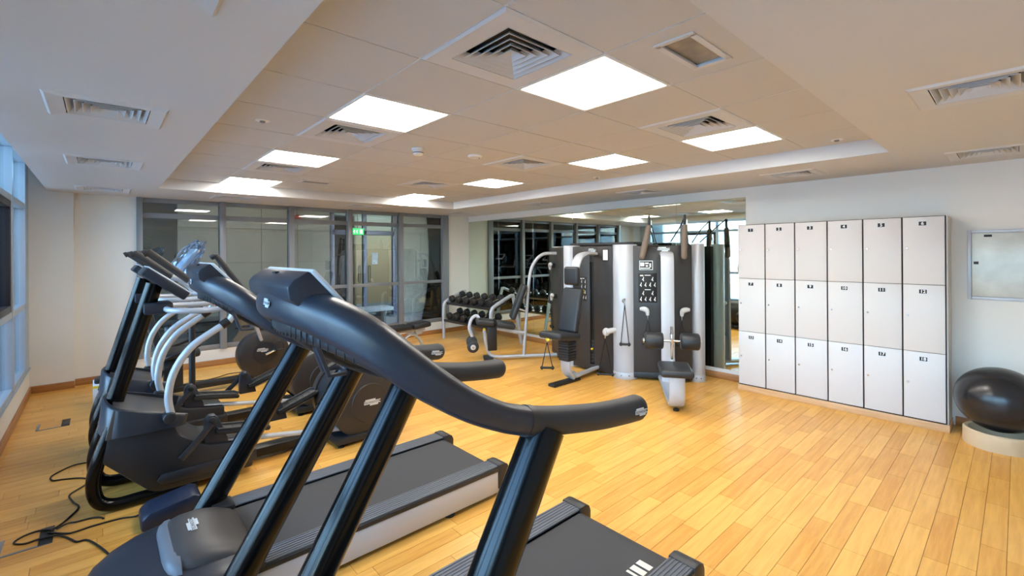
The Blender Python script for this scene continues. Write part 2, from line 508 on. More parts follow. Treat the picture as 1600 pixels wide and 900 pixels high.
def vent(name, label, x0, x1, y0, y1, z, flange, group, dark=M.ventdark, hang=.0):
    """square four-way diffuser seen from below"""
    cx, cy = (x0 + x1) / 2, (y0 + y1) / 2
    t = thing(name, label, 'air vent', (cx, cy, z), group)
    hx, hy = (x1 - x0) / 2, (y1 - y0) / 2
    bm = B()
    def ringrect(h0, h1, za, zb):
        o = [(cx - h0[0], cy - h0[1], za), (cx + h0[0], cy - h0[1], za), (cx + h0[0], cy + h0[1], za), (cx - h0[0], cy + h0[1], za)]
        i = [(cx - h1[0], cy - h1[1], zb), (cx + h1[0], cy - h1[1], zb), (cx + h1[0], cy + h1[1], zb), (cx - h1[0], cy + h1[1], zb)]
        return o, i
    def frame(bm, h0, h1, za, zb, th=.004):
        o, i = ringrect(h0, h1, za, zb)
        o2 = [(p[0], p[1], p[2] + th) for p in o]; i2 = [(p[0], p[1], p[2] + th) for p in i]
        loft(bm, [[Vector(p) for p in q] for q in (o, i, i2, o2)], caps=False, closed=True)
    # flange
    f0 = (hx, hy); f1 = (hx - flange, hy - flange)
    frame(bm, f0, (hx - .012, hy - .012), z, z - .008 - hang)
    frame(bm, (hx - .012, hy - .012), f1, z - .008 - hang, z - .004)
    obj('frame', bm, M.vent, t, smooth=0)
    n = 5; w = f1[0] / (n + .35)
    for k in range(n):
        a = f1[0] - k * w - .004; b = max(.006, a - w * .98)
        ay = f1[1] - k * w - .004; by = max(.006, ay - w * .98)
        bm = B(); frame(bm, (a, ay), (a - .003, ay - .003), z - .003, z - .003, .002); frame(bm, (a - .003, ay - .003), (b, by), z - .003, z + .03, .002)
        # outer ring lip
        obj('louver', bm, M.vent, t, smooth=0)
    bm = B(); bx(bm, cx - f1[0] - .01, cx + f1[0] + .01, cy - f1[1] - .01, cy + f1[1] + .01, z + .09, z + .10)
    for sx in (-1, 1):
        bx(bm, cx + sx * (f1[0] + .005) - .003, cx + sx * (f1[0] + .005) + .003, cy - f1[1], cy + f1[1], z + .002, z + .09)
        bx(bm, cx - f1[0], cx + f1[0], cy + sx * (f1[1] + .005) - .003, cy + sx * (f1[1] + .005) + .003, z + .002, z + .09)
    obj('plenum_box', bm, dark, t, smooth=0)
    return t
for i in range(len(GXS) - 1):
    for j in range(len(GYS) - 1):
        x0, x1, y0, y1 = GXS[i] + .004, GXS[i + 1] - .004, GYS[j] + .004, GYS[j + 1] - .004
        if i == 0: x0 = TX0
        if i == len(GXS) - 2: x1 = TX1
        if j == 0: y0 = TY0
        if j == len(GYS) - 2: y1 = TY1
        if (i, j) in LIGHTS:
            t = thing('ceiling_light', LIGHTS[(i, j)], 'ceiling light', ((x0 + x1) / 2, (y0 + y1) / 2, HT), 'square light panels in the tiled ceiling')
            bm = B()
            for q in ((x0, x0 + .018, y0, y1), (x1 - .018, x1, y0, y1), (x0 + .018, x1 - .018, y0, y0 + .018), (x0 + .018, x1 - .018, y1 - .018, y1)):
                bx(bm, *q, HT - .004, HT + .02, .002)
            obj('frame', bm, M.white, t)
            bm = B(); bx(bm, x0 + .019, x1 - .019, y0 + .019, y1 - .019, HT + .002, HT + .006)
            obj('diffuser', bm, M.lamp, t, smooth=0)
            bm = B(); bx(bm, x0 + .005, x1 - .005, y0 + .005, y1 - .005, HT + .02, HT + .07)
            obj('housing', bm, M.white, t, smooth=0)
        elif (i, j) in VENTS:
            vent('ceiling_vent', VENTS[(i, j)], x0, x1, y0, y1, HT, .1, 'square air diffusers in the ceiling')
        else:
            bm = B()
            if (i, j) in SLOTS:     # tile cut around a small grille
                sx0, sx1, sy0, sy1 = (1.83, 2.18, .91, 1.055) if j == 0 else (1.86, 2.19, 5.85, 5.99)
                for q in ((x0, sx0, y0, y1), (sx1, x1, y0, y1), (sx0, sx1, y0, sy0), (sx0, sx1, sy1, y1)): bx(bm, *q, HT, HT + .012)
            else:
                bx(bm, x0, x1, y0, y1, HT, HT + .012, .0025)
            obj('ceiling_tile', bm, M.tile, ceiling, smooth=0)
SL = ['air vent with a narrow flat face by the big diffuser, fourth from the mirror', '']
SOFL = ['white soffit diffuser cut by the top edge, nearest on the window side', 'white soffit diffuser second nearest on the window side, level with the corner window', 'white soffit diffuser third along the window side, before the white pillar',
        'white soffit diffuser right above the white pillar in the window corner', 'white soffit diffuser over the left end of the glazed partition', 'white soffit diffuser over the middle of the glazed partition', 'white soffit diffuser in the corner between partition and mirror',
        'white soffit diffuser over the dumbbell rack', 'white soffit diffuser over the cable tower', 'white soffit diffuser above the first lockers', 'white soffit diffuser above the steel wall cabinet', 'white soffit diffuser large at the upper right edge']
for (x, y), l in zip(SOFFIT, SOFL):
    vent('soffit_vent', l, x, x + DS, y, y + DS, HC, .075, 'square air diffusers in the plaster soffit', hang=.003)
# small grilles in the tiles
for (sx0, sx1, sy0, sy1), l in (((1.83, 2.18, .91, 1.055), 'small rectangular ceiling grille with clouded cover right of the big diffuser'), ((1.86, 2.19, 5.85, 5.99), 'small dark slot grille at the far end of the tiled ceiling')):
    t = thing('ceiling_grille', l, 'grille', ((sx0 + sx1) / 2, (sy0 + sy1) / 2, HT))
    bm = B()
    for q in ((sx0 - .02, sx0 + .008, sy0 - .02, sy1 + .02), (sx1 - .008, sx1 + .02, sy0 - .02, sy1 + .02), (sx0, sx1, sy0 - .02, sy0 + .008), (sx0, sx1, sy1 - .008, sy1 + .02)): bx(bm, *q, HT - .006, HT + .001)
    obj('frame', bm, M.vent, t, smooth=0)
    bm = B(); bx(bm, sx0, sx1, sy0, sy1, HT + .012, HT + .02); obj('cover', bm, mat('clouded_grille_cover', (150, 138, 118), .3, var=.3, vscale=9), t, smooth=0)
    for k in range(7 if sy0 > 3 else 0):
        yy = sy0 + .02 + (sy1 - sy0 - .04) * k / 6
        bm = B(); box(bm, ((sx0 + sx1) / 2, yy, HT + .008), (sx1 - sx0 - .016, .003, .016)); obj('slat', bm, mat('grille_slat', (150, 146, 138), .5) if k == 0 else bpy.data.materials['grille_slat'], t, smooth=0)
# detectors and sprinklers
t = thing('smoke_detector', 'white drum-shaped smoke detector hanging from the tiled ceiling', 'smoke detector', (2.04, 3.46, HT))
bm = B(); lathe(bm, [(.055, 0), (.058, -.01), (.055, -.018), (.04, -.02), (.044, -.03), (.044, -.05), (.036, -.058), (0, -.06)], (2.04, 3.46, HT)); obj('base', bm, M.white, t)
bm = B(); lathe(bm, [(.046, -.034), (.047, -.036), (.047, -.042), (.046, -.044)], (2.04, 3.46, HT)); obj('sensor_slots', bm, M.alu, t)
t = thing('ceiling_detector', 'flat white round detector between smoke detector and middle diffuser', 'detector', (2.59, 3.37, HT))
bm = B(); lathe(bm, [(.07, 0), (.072, -.008), (.062, -.02), (0, -.024)], (2.59, 3.37, HT)); obj('cap', bm, M.white, t)
bm = B(); cyl(bm, (2.62, 3.35, HT - .018), (2.62, 3.35, HT - .027), .006, 8); obj('indicator', bm, M.alu, t)
for (x, y, l) in ((.82, 3.41, 'sprinkler cover in the tiles on the window side'), (4.46, .99, 'sprinkler cover above the lockers at the corner of the recess'), (4.45, 3.4, 'sprinkler cover beside the mirror-side lights, in front of the tower')):
    t = thing('sprinkler', l, 'sprinkler', (x, y, HT), 'round sprinkler covers in the ceiling')
    bm = B(); lathe(bm, [(.042, 0), (.044, -.003), (.038, -.006), (.02, -.006)], (x, y, HT), 20); obj('rosette', bm, M.white, t)
    bm = B(); lathe(bm, [(.018, 0), (.018, -.014), (.012, -.018), (0, -.018)], (x, y, HT), 14); obj('nozzle', bm, M.alu, t)

# ------------------------------------------------------------------ glazed partition (back wall)
MULL = [.40, 1.355, 2.31, 3.275, 4.27, 5.27]
t = thing('window_1', 'grey framed glazed partition in five bays to the lobby', None, (2.85, YB, SILL), kind='structure')
TRZ = [SILL + .035, 1.055, 2.165, HC - .03]
for k, x in enumerate(MULL):
    bm = B(); w = .08 if k not in (0, 5) else (.065 if k == 0 else .14)
    bx(bm, x - w / 2, x + w / 2, YB - .07, YB + .05, SILL, HC, .003); obj('mullion', bm, M.alu, t)
for z, hh in zip(TRZ, (.075, .055, .07, .06)):
    for a, b in zip(MULL[:-1], MULL[1:]):
        bm = B(); bx(bm, a + .04, b - .04, YB - .02, YB + .03, z - hh / 2, z + hh / 2, .002); obj('transom', bm, M.alu, t)
for a, b in zip(MULL[:-1], MULL[1:]):
    for z0, z1 in zip(TRZ[:-1], TRZ[1:]):
        bm = B(); bx(bm, a + .03, b - .03, YB + .002, YB + .01, z0 + .02, z1 - .02); obj('pane', bm, M.paneback, t, smooth=0)

# ------------------------------------------------------------------ facade (left)
t = thing('window_2', 'row of pale blue windows with light metal frames along the left side', None, (XL, 3, .3), kind='structure')
FY = [7.49, 6.47, 5.45, 4.43, 3.41, 2.39, 1.37, .35, -.67, -1.69]
FZ = [.325, 1.06, 2.18, 2.70]
bm = B(); bx(bm, XL - .2, XL + .015, YF, 7.8, .30, .312); obj('window_sill', bm, M.alulight, t, smooth=0)
for k, y in enumerate(FY):
    bm = B(); bx(bm, XL - .1, XL + .005, y - .035, y + .035, .31, HTOP, .003); obj('mullion', bm, M.alulight, t)
bm = B(); bx(bm, XL - .1, XL, 7.525, 7.8, .31, HTOP); obj('end_panel', bm, M.alulight, t, smooth=0)
for z in FZ:
    for a, b in zip(FY[:-1], FY[1:]):
        bm = B(); bx(bm, XL - .09, XL, b + .035, a - .035, z - .03, z + .03, .002); obj('transom', bm, M.alulight, t)
for k, (a, b) in enumerate(zip(FY[:-1], FY[1:])):
    for i, (z0, z1) in enumerate(zip(FZ[:-1], FZ[1:])):
        bm = B(); bx(bm, XL - .06, XL - .05, b + .03, a - .03, z0 + .02, z1 - .02); obj('pane', bm, M.pane, t, smooth=0)
        if i == 1 and k % 2 == 1:
            y0, y1, q0, q1 = b + .036, a - .036, z0 + .032, z1 - .032
            bm = B()
            for q in ((y0, y0 + .06, q0, q1), (y1 - .06, y1, q0, q1), (y0 + .06, y1 - .06, q0, q0 + .06), (y0 + .06, y1 - .06, q1 - .06, q1)): bx(bm, XL - .075, XL - .005, *q, .003)
            obj('sash', bm, M.sash, t)

# ------------------------------------------------------------------ mirror
t = thing('wall_mirror', 'large frameless wall mirror in tall sheets behind the cable tower', 'mirror', (XR, 5.06, .135))
MY = [7.88, 6.90, 5.93, 4.99, 4.05, 3.14, 2.235]
for a, b in zip(MY[:-1], MY[1:]):
    bm = B(); bx(bm, XR - .012, XR - .001, b + .0015, a - .0015, .135, 2.285, .0015)
    obj('mirror_sheet', bm, M.mirror, t, smooth=0)
    
# ------------------------------------------------------------------ lobby beyond the partition
bm = B(); bx(bm, -2.5, 9, YB + .17, 13, -.12, -.005); lf = setp(obj('lobby_floor', bm, M.lobbyfloor, smooth=0), 'pale tiled lobby floor behind the glass', kind='structure')
for i in range(11):
    for j in range(5):
        x, y = -1.6 + i * .8, 8.12 + j * .8
        bm = B(); bx(bm, x + .003, x + .797, y + .003, y + .797, -.005, 0, .001); obj('floor_tile', bm, M.lobbyfloor, lf, smooth=0)
bm = B(); bx(bm, -2.5, 9, YB + .17, 13, 2.9, 3.0); setp(obj('lobby_ceiling', bm, M.ceil, smooth=0), 'plain lobby ceiling', kind='structure')
bm = B(); bx(bm, 1.15, 4.15, 11.2, 11.4, 0, 2.9); bx(bm, 7.4, 7.6, YB + .2, 13, 0, 2.9); bx(bm, 5.9, 7.4, 11.2, 11.4, 0, 2.9); bx(bm, -2.5, 7.4, 12.6, 12.8, 0, 2.9); bx(bm, -2.6, -2.5, YB + .2, 12.8, 0, 2.9)
lw = setp(obj('wall_lobby', bm, M.gapdark, smooth=0), 'grey beige stone clad lobby wall behind the glass', kind='structure')
for i in range(4):
    for j in range(4):
        bm = B(); bx(bm, 1.15 + i * .75 + .004, 1.9 + i * .75 - .004, 11.17, 11.2, j * .725 + .004, j * .725 + .721, .003); obj('stone_panel', bm, M.stone, lw, smooth=0)
        if i < 2:
            bm = B(); bx(bm, 5.9 + i * .75 + .004, 6.65 + i * .75 - .004, 11.17, 11.2, j * .725 + .004, j * .725 + .721, .003); obj('stone_panel', bm, M.stone, lw, smooth=0)
# lobby entrance door
t = thing('door_1', 'dark glass lobby double door with violet grey frame', None, (5.0, 11.2, 0), kind='structure')
for x in (4.2, 5.02, 5.84):
    bm = B(); bx(bm, x - .05, x + .05, 11.15, 11.25, 0, 2.9, .004); obj('door_post', bm, M.doorframe, t)
bm = B(); bx(bm, 4.2, 5.84, 11.15, 11.25, 2.1, 2.22, .004); obj('door_head', bm, M.doorframe, t)
for x0, x1 in ((4.25, 4.97), (5.07, 5.79)):
    bm = B(); bx(bm, x0, x1, 11.19, 11.21, .05, 2.1); lf_ = obj('door_leaf', bm, M.doorglass, t, smooth=0)
    bm = B(); bx(bm, x0, x1, 11.19, 11.21, 2.22, 2.9); obj('fanlight', bm, M.doorglass, t, smooth=0)
    xx = x1 - .08 if x0 < 4.5 else x0 + .08
    bm = B(); tube(bm, [(xx, 11.19, .9), (xx, 11.13, .92), (xx, 11.13, 1.3), (xx, 11.19, 1.32)], .012, 8); obj('door_handle', bm, M.steel, t)
t = thing('exit_sign', 'green lit running-man exit sign over the lobby door', 'exit sign', (4.78, 11.05, 2.1))
bm = B(); bx(bm, 4.62, 4.94, 11.03, 11.06, 2.1, 2.26, .004); obj('sign_box', bm, M.green, t)
bm = B()
for k in range(2): prism(bm, [(4.66 + k * .07, 2.18), (4.70 + k * .07, 2.23), (4.715 + k * .07, 2.215), (4.69 + k * .07, 2.18), (4.715 + k * .07, 2.145), (4.70 + k * .07, 2.13)], lambda p, q: Vector((p[0], q, p[1])), 11.026, 11.03)
bx(bm, 4.83, 4.9, 11.026, 11.03, 2.125, 2.235); obj('symbols', bm, M.greenwhite, t, smooth=0)
bm = B(); bx(bm, 4.77, 4.79, 11.04, 11.05, 2.26, 2.9); obj('hanger', bm, M.alu, t, smooth=0)
bm = B(); plate(bm, (5.3, 11.19, 1.5), (1, 0, 0), (0, 0, 1), .16, .3, .003); setp(obj('door_notice', bm, M.paper, smooth=0, origin=(5.3, 11.19, 1.35)), 'white paper notice on the dark lobby door', 'notice')
t = thing('fire_bell', 'round red fire bell high on the stone lobby wall', 'fire bell', (3.4, 11.17, 2.45))
bm = B(); lathe(bm, [(.09, 0), (.09, .03), (.07, .05), (0, .06)], (3.4, 11.17, 2.45), 20, (0, -1, 0)); obj('gong', bm, M.red, t)
# lobby bench, planting and added fill lamps
t = thing('lobby_bench', 'low white bench in the lobby behind the glass', 'bench', (4.1, 9.6, 0))
bm = B(); bx(bm, 3.3, 4.9, 9.4, 9.85, .36, .44, .01); obj('seat', bm, M.carton, t)
for x in (3.5, 4.7):
    bm = B(); bx(bm, x - .04, x + .04, 9.45, 9.8, 0, .36, .005); obj('leg', bm, M.alu, t)
t = thing('lobby_cabinet', 'low pale cabinet behind the glass at the left bay', 'cabinet', (1.35, 8.75, 0))
bm = B(); bx(bm, .75, 2.05, 8.5, 9.0, .04, .56, .006); obj('body', bm, M.carton, t)
for x in (.78, 1.42):
    bm = B(); bx(bm, x, x + .6, 8.485, 8.5, .08, .52, .004); d = obj('door', bm, M.carton, t)
    bm = B(); bx(bm, x + .2, x + .42, 8.478, 8.486, .42, .44); obj('handle', bm, M.alu, d)
bm = B(); bx(bm, .7, 2.1, 8.45, 9.05, .56, .59, .004); obj('top', bm, M.alu, t)
random.seed(9)
V, Fc = [], []
for k in range(2600):
    c = Vector((random.uniform(-1.6, .75), random.uniform(11.2, 11.9), random.uniform(.1, 2.0))); a = Vector((random.gauss(0, 1), random.gauss(0, 1), random.gauss(0, 1))).normalized(); b = a.orthogonal().normalized()
    i = len(V); s = random.uniform(.03, .07)
    V += [c - a * s, c + b * s * .4, c + a * s, c - b * s * .4]; Fc.append((i, i + 1, i + 2, i + 3))
me = bpy.data.meshes.new('hedge_leaves'); me.from_pydata(V, [], Fc); me.materials.append(M.leaf)
t = thing('hedge', 'green clipped hedge seen through the left pane of the partition', 'hedge', (-.4, 11.5, 0))
o = bpy.data.objects.new('hedge_leaves', me); COL.objects.link(o); o.parent = t; o.location = (.4, -11.5, 0); o['kind'] = 'stuff'
bm = B()
for k in range(12): tube(bm, [(-1.5 + k * .19, 11.55, 0), (-1.48 + k * .19, 11.6, 1.0), (-1.5 + k * .19, 11.5, 1.9)], .012, 6)
obj('stems', bm, M.gapdark, t)['kind'] = 'stuff'
for x, y, l in ((2.2, 9.9, 'added lobby fill light in front of the stone wall'), (5.2, 9.6, 'added lobby fill light in front of the dark door')):
    t = thing('lobby_fill_light', l, 'ceiling light', (x, y, 2.9))  # fill lamp added to brighten the dim lobby behind the glass
    bm = B(); lathe(bm, [(.14, 0), (.14, -.012), (.11, -.012), (.11, -.002), (0, -.002)], (x, y, 2.9), 24); obj('trim', bm, M.white, t)
    bm = B(); lathe(bm, [(.108, -.004), (.108, -.006), (0, -.006)], (x, y, 2.9), 24); obj('lens', bm, emit('lobby_fill_glow', (255, 244, 230), 120) if x < 3 else bpy.data.materials['lobby_fill_glow'], t)

# ------------------------------------------------------------------ outside the facade
bm = B(); bx(bm, -60, XL - .25, -50, 60, -.4, -.3); setp(obj('ground', bm, M.ground, smooth=0), 'pale paving outside the windows', kind='structure')
t = thing('opposite_building', 'pale banded building across the street, seen only through windows and mirror', 'building', (-16, 4, -.3))
bm = B(); bx(bm, -22, -16, -10, 20, -.3, 4.2); obj('wall', bm, M.facade, t, smooth=0)
for z in (.9, 2.2, 3.5):
    for k in range(10):
        bm = B(); bx(bm, -16.02, -15.9, -9.4 + k * 3, -7 + k * 3, z, z + .7); obj('window', bm, M.facadeband, t, smooth=0)

# ------------------------------------------------------------------ lockers
LX, LY0, LY1, LZ = 5.56, .435, 2.211, [.078, .692, 1.306, 1.925]
CW = (LY1 - LY0) / 6
t = thing('locker_plinth', 'light wood plinth under the white lockers', 'plinth', ((LX + XR) / 2, (LY0 + LY1) / 2, 0))
bm = B(); bx(bm, LX + .005, XR - .002, LY0 - .02, LY1 + .01, 0, .066, .002); obj('plinth_board', bm, M.plinth, t)
for c in range(6):
    y1 = LY1 - c * CW; y0 = y1 - CW; ym = (y0 + y1) / 2
    nums = (c + 1, c + 7, c + 13)
    t = thing('locker_column', 'white locker column with doors numbered %d, %d and %d' % nums, 'locker', ((LX + XR) / 2, ym, .066), 'white numbered lockers')
    bm = B(); bx(bm, LX + .021, XR - .004, y0 + .001, y1 - .001, .067, LZ[3] + .004, .001); obj('carcass', bm, M.lockgap, t)
    bm = B()
    if c == 5: bx(bm, LX + .03, XR - .004, y0 - .012, y0 - .001, .067, LZ[3]); obj('side_panel', bm, mat('locker_side_laminate', (206, 200, 190), .45), t, smooth=0)
    else: bm.free()
    for rr in range(3):
        z0, z1 = LZ[2 - rr], LZ[3 - rr]
        bm = B(); bx(bm, LX, LX + .019, y0 + .006, y1 - .006, z0 + .003, z1 - .002, .0015); d = obj('door', bm, M.locker, t)
        bm = B(); plate(bm, (LX, ym + .004, z1 - .062), (0, -1, 0), (0, 0, 1), .052, .036, .002); obj('number_plate', bm, M.ink, d, smooth=0)
        bm = B()
        for q in ((.03, 0, .004, .044), (-.03, 0, .004, .044), (0, .02, .06, .004), (0, -.02, .06, .004)): plate(bm, (LX, ym + .004 - q[0], z1 - .062 + q[1]), (0, -1, 0), (0, 0, 1), q[2], q[3], .0015)
        obj('plate_border', bm, M.badge, d, smooth=0)
        bm = B(); text(bm, str(nums[rr]), .04, (LX - .0022, ym + .004, z1 - .062), (0, -1, 0), (0, 0, 1), .0006, .02); obj('number', bm, M.whiteink, d, smooth=0)
        bm = B(); lathe(bm, [(.009, 0), (.009, .006), (.006, .009), (0, .009)], (LX, y1 - .035, (z0 + z1) / 2 + .02), 12, (-1, 0, 0)); box(bm, (LX - .012, y1 - .035, (z0 + z1) / 2 + .02), (.008, .003, .014)); obj('lock', bm, M.steel, d)

# ------------------------------------------------------------------ wall cabinet, ball
t = thing('steel_wall_cabinet', 'smeared brushed steel access panel on the wall right of the lockers', 'wall panel', (XR, 0, 1.174))
bm = B()
for q in ((.29, .316, 1.174, 1.798), (-.34, -.314, 1.174, 1.798), (-.314, .29, 1.772, 1.798), (-.314, .29, 1.174, 1.2)): bx(bm, XR - .02, XR, *q, .002)
obj('frame', bm, M.silverdull, t)
bm = B(); bx(bm, XR - .014, XR - .002, -.311, .287, 1.203, 1.769, .001); d = obj('door', bm, M.brushed, t)
bm = B(); bx(bm, XR - .0165, XR - .014, .16, .21, 1.735, 1.755); obj('name_strip', bm, M.ink, d, smooth=0)
bm = B(); bx(bm, XR - .02, XR - .014, .245, .275, 1.49, 1.515, .002); obj('latch', bm, M.black, d)
t = thing('exercise_ball', 'shiny dark grey exercise ball resting in a beige ring', 'exercise ball', (5.5, .115, .12))
bm = B(); bmesh.ops.create_uvsphere(bm, u_segments=48, v_segments=32, radius=.268)
for v in bm.verts: v.co = Vector((v.co.x * 1.03 + 5.5, v.co.y * 1.03 + .115, v.co.z * .97 + .385))
b_ = obj('ball_skin', bm, M.ball, t, smooth=180)
n_ = Vector((-.75, -.45, .30)).normalized()
bm = B(); lathe(bm, [(.008, 0), (.008, .003), (0, .004)], Vector((5.5, .115, .385)) + n_ * .268, 12, n_); obj('valve_plug', bm, M.yellow, t)
t = thing('ball_ring', 'beige ring stand on the floor under the exercise ball', 'ring stand', (5.5, .115, 0))
bm = B(); lathe(bm, [(.15, .0), (.215, 0), (.22, .01), (.218, .125), (.205, .135), (.185, .13), (.165, .10), (.15, .0)], (5.5, .115, 0), 40); obj('ring', bm, M.ring, t)
# ------------------------------------------------------------------ treadmills (run along x, console on the window side)
def make_treadmill(yc, label):
    t = thing('treadmill', label, 'treadmill', (1.0, yc, 0), 'treadmills facing the windows')
    Y = lambda u: yc + u
    # deck
    for s in (-1, 1):
        bm = B(); bx(bm, .42, 1.985, Y(s * .352), Y(s * .388), .028, .166, .004); obj('side_skirt', bm, M.silverdull, t)
        bm = B(); bx(bm, .40, 1.99, Y(s * .30), Y(s * .392), .166, .192, .004); obj('edge_strip', bm, M.bodydark, t)
        bm = B(); bx(bm, .56, 1.965, Y(s * .268), Y(s * .384), .192, .203, .003); fr = obj('foot_rail', bm, M.rail, t)
        bm = B()
        for k in range(6): bx(bm, .565, 1.96, Y(s * (.278 + k * .0185)) - .0035, Y(s * (.278 + k * .0185)) + .0035, .2028, .2062, .001)
        obj('rib_strips', bm, M.rail, fr)['kind'] = 'stuff'
        bm = B(); bx(bm, .46, .565, Y(s * .262), Y(s * .392), .17, .212, .008); obj('rail_front_cap', bm, M.bodydark, t)
        bm = B(); prism(bm, [(1.96, .05), (1.96, .209), (2.015, .209), (2.045, .195), (2.058, .165), (2.055, .09), (2.035, .05)], lambda p, q: Vector((p[0], q, p[1])), Y(s * .262), Y(s * .394), .008); obj('rear_cap', bm, M.bodydark, t)
        for x in (1.6, .52):
            bm = B(); cyl(bm, (x, Y(s * .345), .012), (x, Y(s * .345), .05), .007, 10); lathe(bm, [(.034, 0), (.036, .008), (.03, .018), (.016, .024), (0, .024)], (x, Y(s * .345), 0), 18); obj('levelling_foot', bm, M.black, t)
    bm = B(); bx(bm, .5, 1.95, Y(-.35), Y(.35), .035, .15, .003); obj('under_frame', bm, M.black, t)
    # belt wraps the rear roller
    bm = B()
    prof = [(.50, .186), (1.9, .186)] + [(1.945 + .055 * math.sin(a), .131 + .055 * math.cos(a)) for a in [R(v) for v in (0, 30, 60, 90, 120, 150, 180)]] + [(1.9, .076), (.5, .076)]
    loft(bm, [[Vector((x, Y(u), z)) for u in (-.262, .262)] + [Vector((x - .004, Y(u), z - .004 if z > .1 else z + .004)) for u in (.262, -.262)] for x, z in prof]); obj('running_belt', bm, M.belt, t)
    # motor hood
    bm = B(); rings = []
    for x, hw, zt in ((-.095, .06, .05), (-.09, .14, .08), (-.07, .22, .125), (-.03, .29, .165), (.04, .345, .2), (.13, .38, .225), (.25, .396, .243), (.37, .398, .248), (.46, .396, .24), (.53, .39, .213)):
        ring = []
        for k in range(25):
            a = math.pi * k / 24; c, s = math.cos(a), math.sin(a); p = 3.4
            f = (abs(c) ** p + abs(s) ** p) ** (-1 / p)
            ring.append(Vector((x, Y(hw * f * c), .03 + (zt - .03) * f * s)))
        rings.append(ring)
    loft(bm, rings); obj('motor_hood', bm, M.body, t, smooth=50)
    bm = B(); rings = []
    for x, hw, zt in ((.215, .17, .243), (.225, .215, .262), (.245, .24, .277), (.30, .258, .288), (.38, .266, .286), (.46, .268, .262), (.53, .268, .222), (.56, .268, .19)):
        ring = []
        for k in range(25):
            a = math.pi * k / 24; c, s = math.cos(a), math.sin(a); p = 4.5
            f = (abs(c) ** p + abs(s) ** p) ** (-1 / p)
            ring.append(Vector((x, Y(hw * f * c), .15 + (zt - .15) * f * s)))
        rings.append(ring)
    loft(bm, rings); sd = obj('hood_saddle', bm, M.saddle, t, smooth=50)
    bm = B(); rings = []
    for x, hw, zt in ((.20, .17, .238), (.205, .20, .252), (.215, .235, .266), (.24, .262, .276), (.262, .27, .276)):
        ring = []
        for k in range(25):
            a = math.pi * k / 24; c, s = math.cos(a), math.sin(a); p = 4.5
            f = (abs(c) ** p + abs(s) ** p) ** (-1 / p)
            ring.append(Vector((x, Y(hw * f * c), .15 + (zt - .15) * f * s)))
        rings.append(ring)
    loft(bm, rings); obj('saddle_rim', bm, M.rail, t, smooth=50)
    badge(sd, (.335, Y(.03), .2895), (0, 1, 0), (-1, 0, 0), .13)
    # uprights
    for s in (-1, 1):
        path = [Vector((.40, Y(s * .392), .1)), Vector((.47, Y(s * .392), .215)), Vector((1.0, Y(s * .40), 1.09))]
        bm = B(); loft(bm, rings_along(path, (.118, .132), 24, upv=(-1, 0, 0))); obj('upright', bm, M.tube, t)
    # handlebar body and grips: one swept U
    half = [(0, .382, 1.484), (.12, .392, 1.480), (.235, .428, 1.456), (.322, .492, 1.404), (.375, .585, 1.318), (.397, .70, 1.232), (.40, .82, 1.168), (.40, .91, 1.134)]
    hh = [.098, .10, .105, .104, .094, .084, .08, .084]
    ww = [.108, .108, .105, .098, .088, .078, .078, .084]
    rear = [(.40, .91, 1.134), (.40, 1.05, 1.10), (.40, 1.25, 1.063), (.40, 1.40, 1.045), (.40, 1.49, 1.038)]
    full = [(Vector((x, Y(-u), z))) for u, x, z in half[::-1]] + [Vector((x, Y(u), z)) for u, x, z in half[1:]]
    pth = curve(full, 6); n = len(pth)
    hs_ = hh[::-1] + hh[1:]; ws_ = ww[::-1] + ww[1:]
    def size(i):
        a = min(i / 6, len(hs_) - 1.001); k = int(a); f = a - k
        h = hs_[k] * (1 - f) + hs_[k + 1] * f
        return (ws_[k] * (1 - f) + ws_[k + 1] * f, h)
    bm = B(); loft(bm, rings_along(pth, [size(i) for i in range(n)], 28, 2.35)); hb = obj('handlebar_body', bm, M.body, t, smooth=60)
    # flat lower cover of the swept body with its speaker grille
    def low(k, sg):
        u, x, z = half[k]; f = 1 - (k / 6) ** 3
        return Vector((x + .036 * f, Y(sg * u * .97), z - .058 * f))
    lp = curve([low(k, -1) for k in range(6, 0, -1)] + [low(k, 1) for k in range(7)], 5); nl = len(lp)
    bm = B(); loft(bm, rings_along(lp, [(.112 - .06 * abs(i / (nl - 1) - .5) * 2, .078 - .03 * abs(i / (nl - 1) - .5) * 2) for i in range(nl)], 20, 2.8)); lc = obj('lower_cover', bm, M.bodydark, t, smooth=60)
    for k in range(18):
        a, b = lp[17 + k], lp[18 + k]
        m_ = (a + b) / 2; sN = (b - a).normalized().cross(Vector((0, 0, 1))).normalized()
        if sN.x > 0: sN = -sN
        bm = B(); box(bm, m_ + sN * .052 + Vector((0, 0, -.008)), (.003, .003, .03), .0008); obj('grille_slot', bm, M.ink, lc)
    for s in (-1, 1):
        g = curve([Vector((x, Y(s * u), z)) for u, x, z in rear], 6)
        ng = len(g); szs = [(.084 + .006 * i / (ng - 1), .084 + .01 * i / (ng - 1)) for i in range(ng)]
        d = (g[-1] - g[-2]).normalized()
        for e, f in ((.016, .9), (.028, .68), (.036, .35)): g.append(g[ng - 1] + d * e); szs.append((szs[ng - 1][0] * f, szs[ng - 1][1] * f))
        bm = B(); loft(bm, rings_along(g, szs, 24, 2.1)); gr = obj('grip', bm, M.rubber, t, smooth=60)
        bm = B(); q = curve([Vector((x, Y(s * u), z)) for u, x, z in rear], 6)
        loft(bm, rings_along(q[:2], [(.088, .089)] * 2, 24, 2.1)); obj('grip_collar', bm, M.bodydark, t, smooth=60)
        badge(gr, (1.455, Y(s * .4455), 1.042), (-s * 1.0, 0, s * .09), (0, 0, 1), .075)
    badge(hb, (.3285, Y(-.03), 1.492), (-.04, -1, 0), (.1, 0, 1), .062)
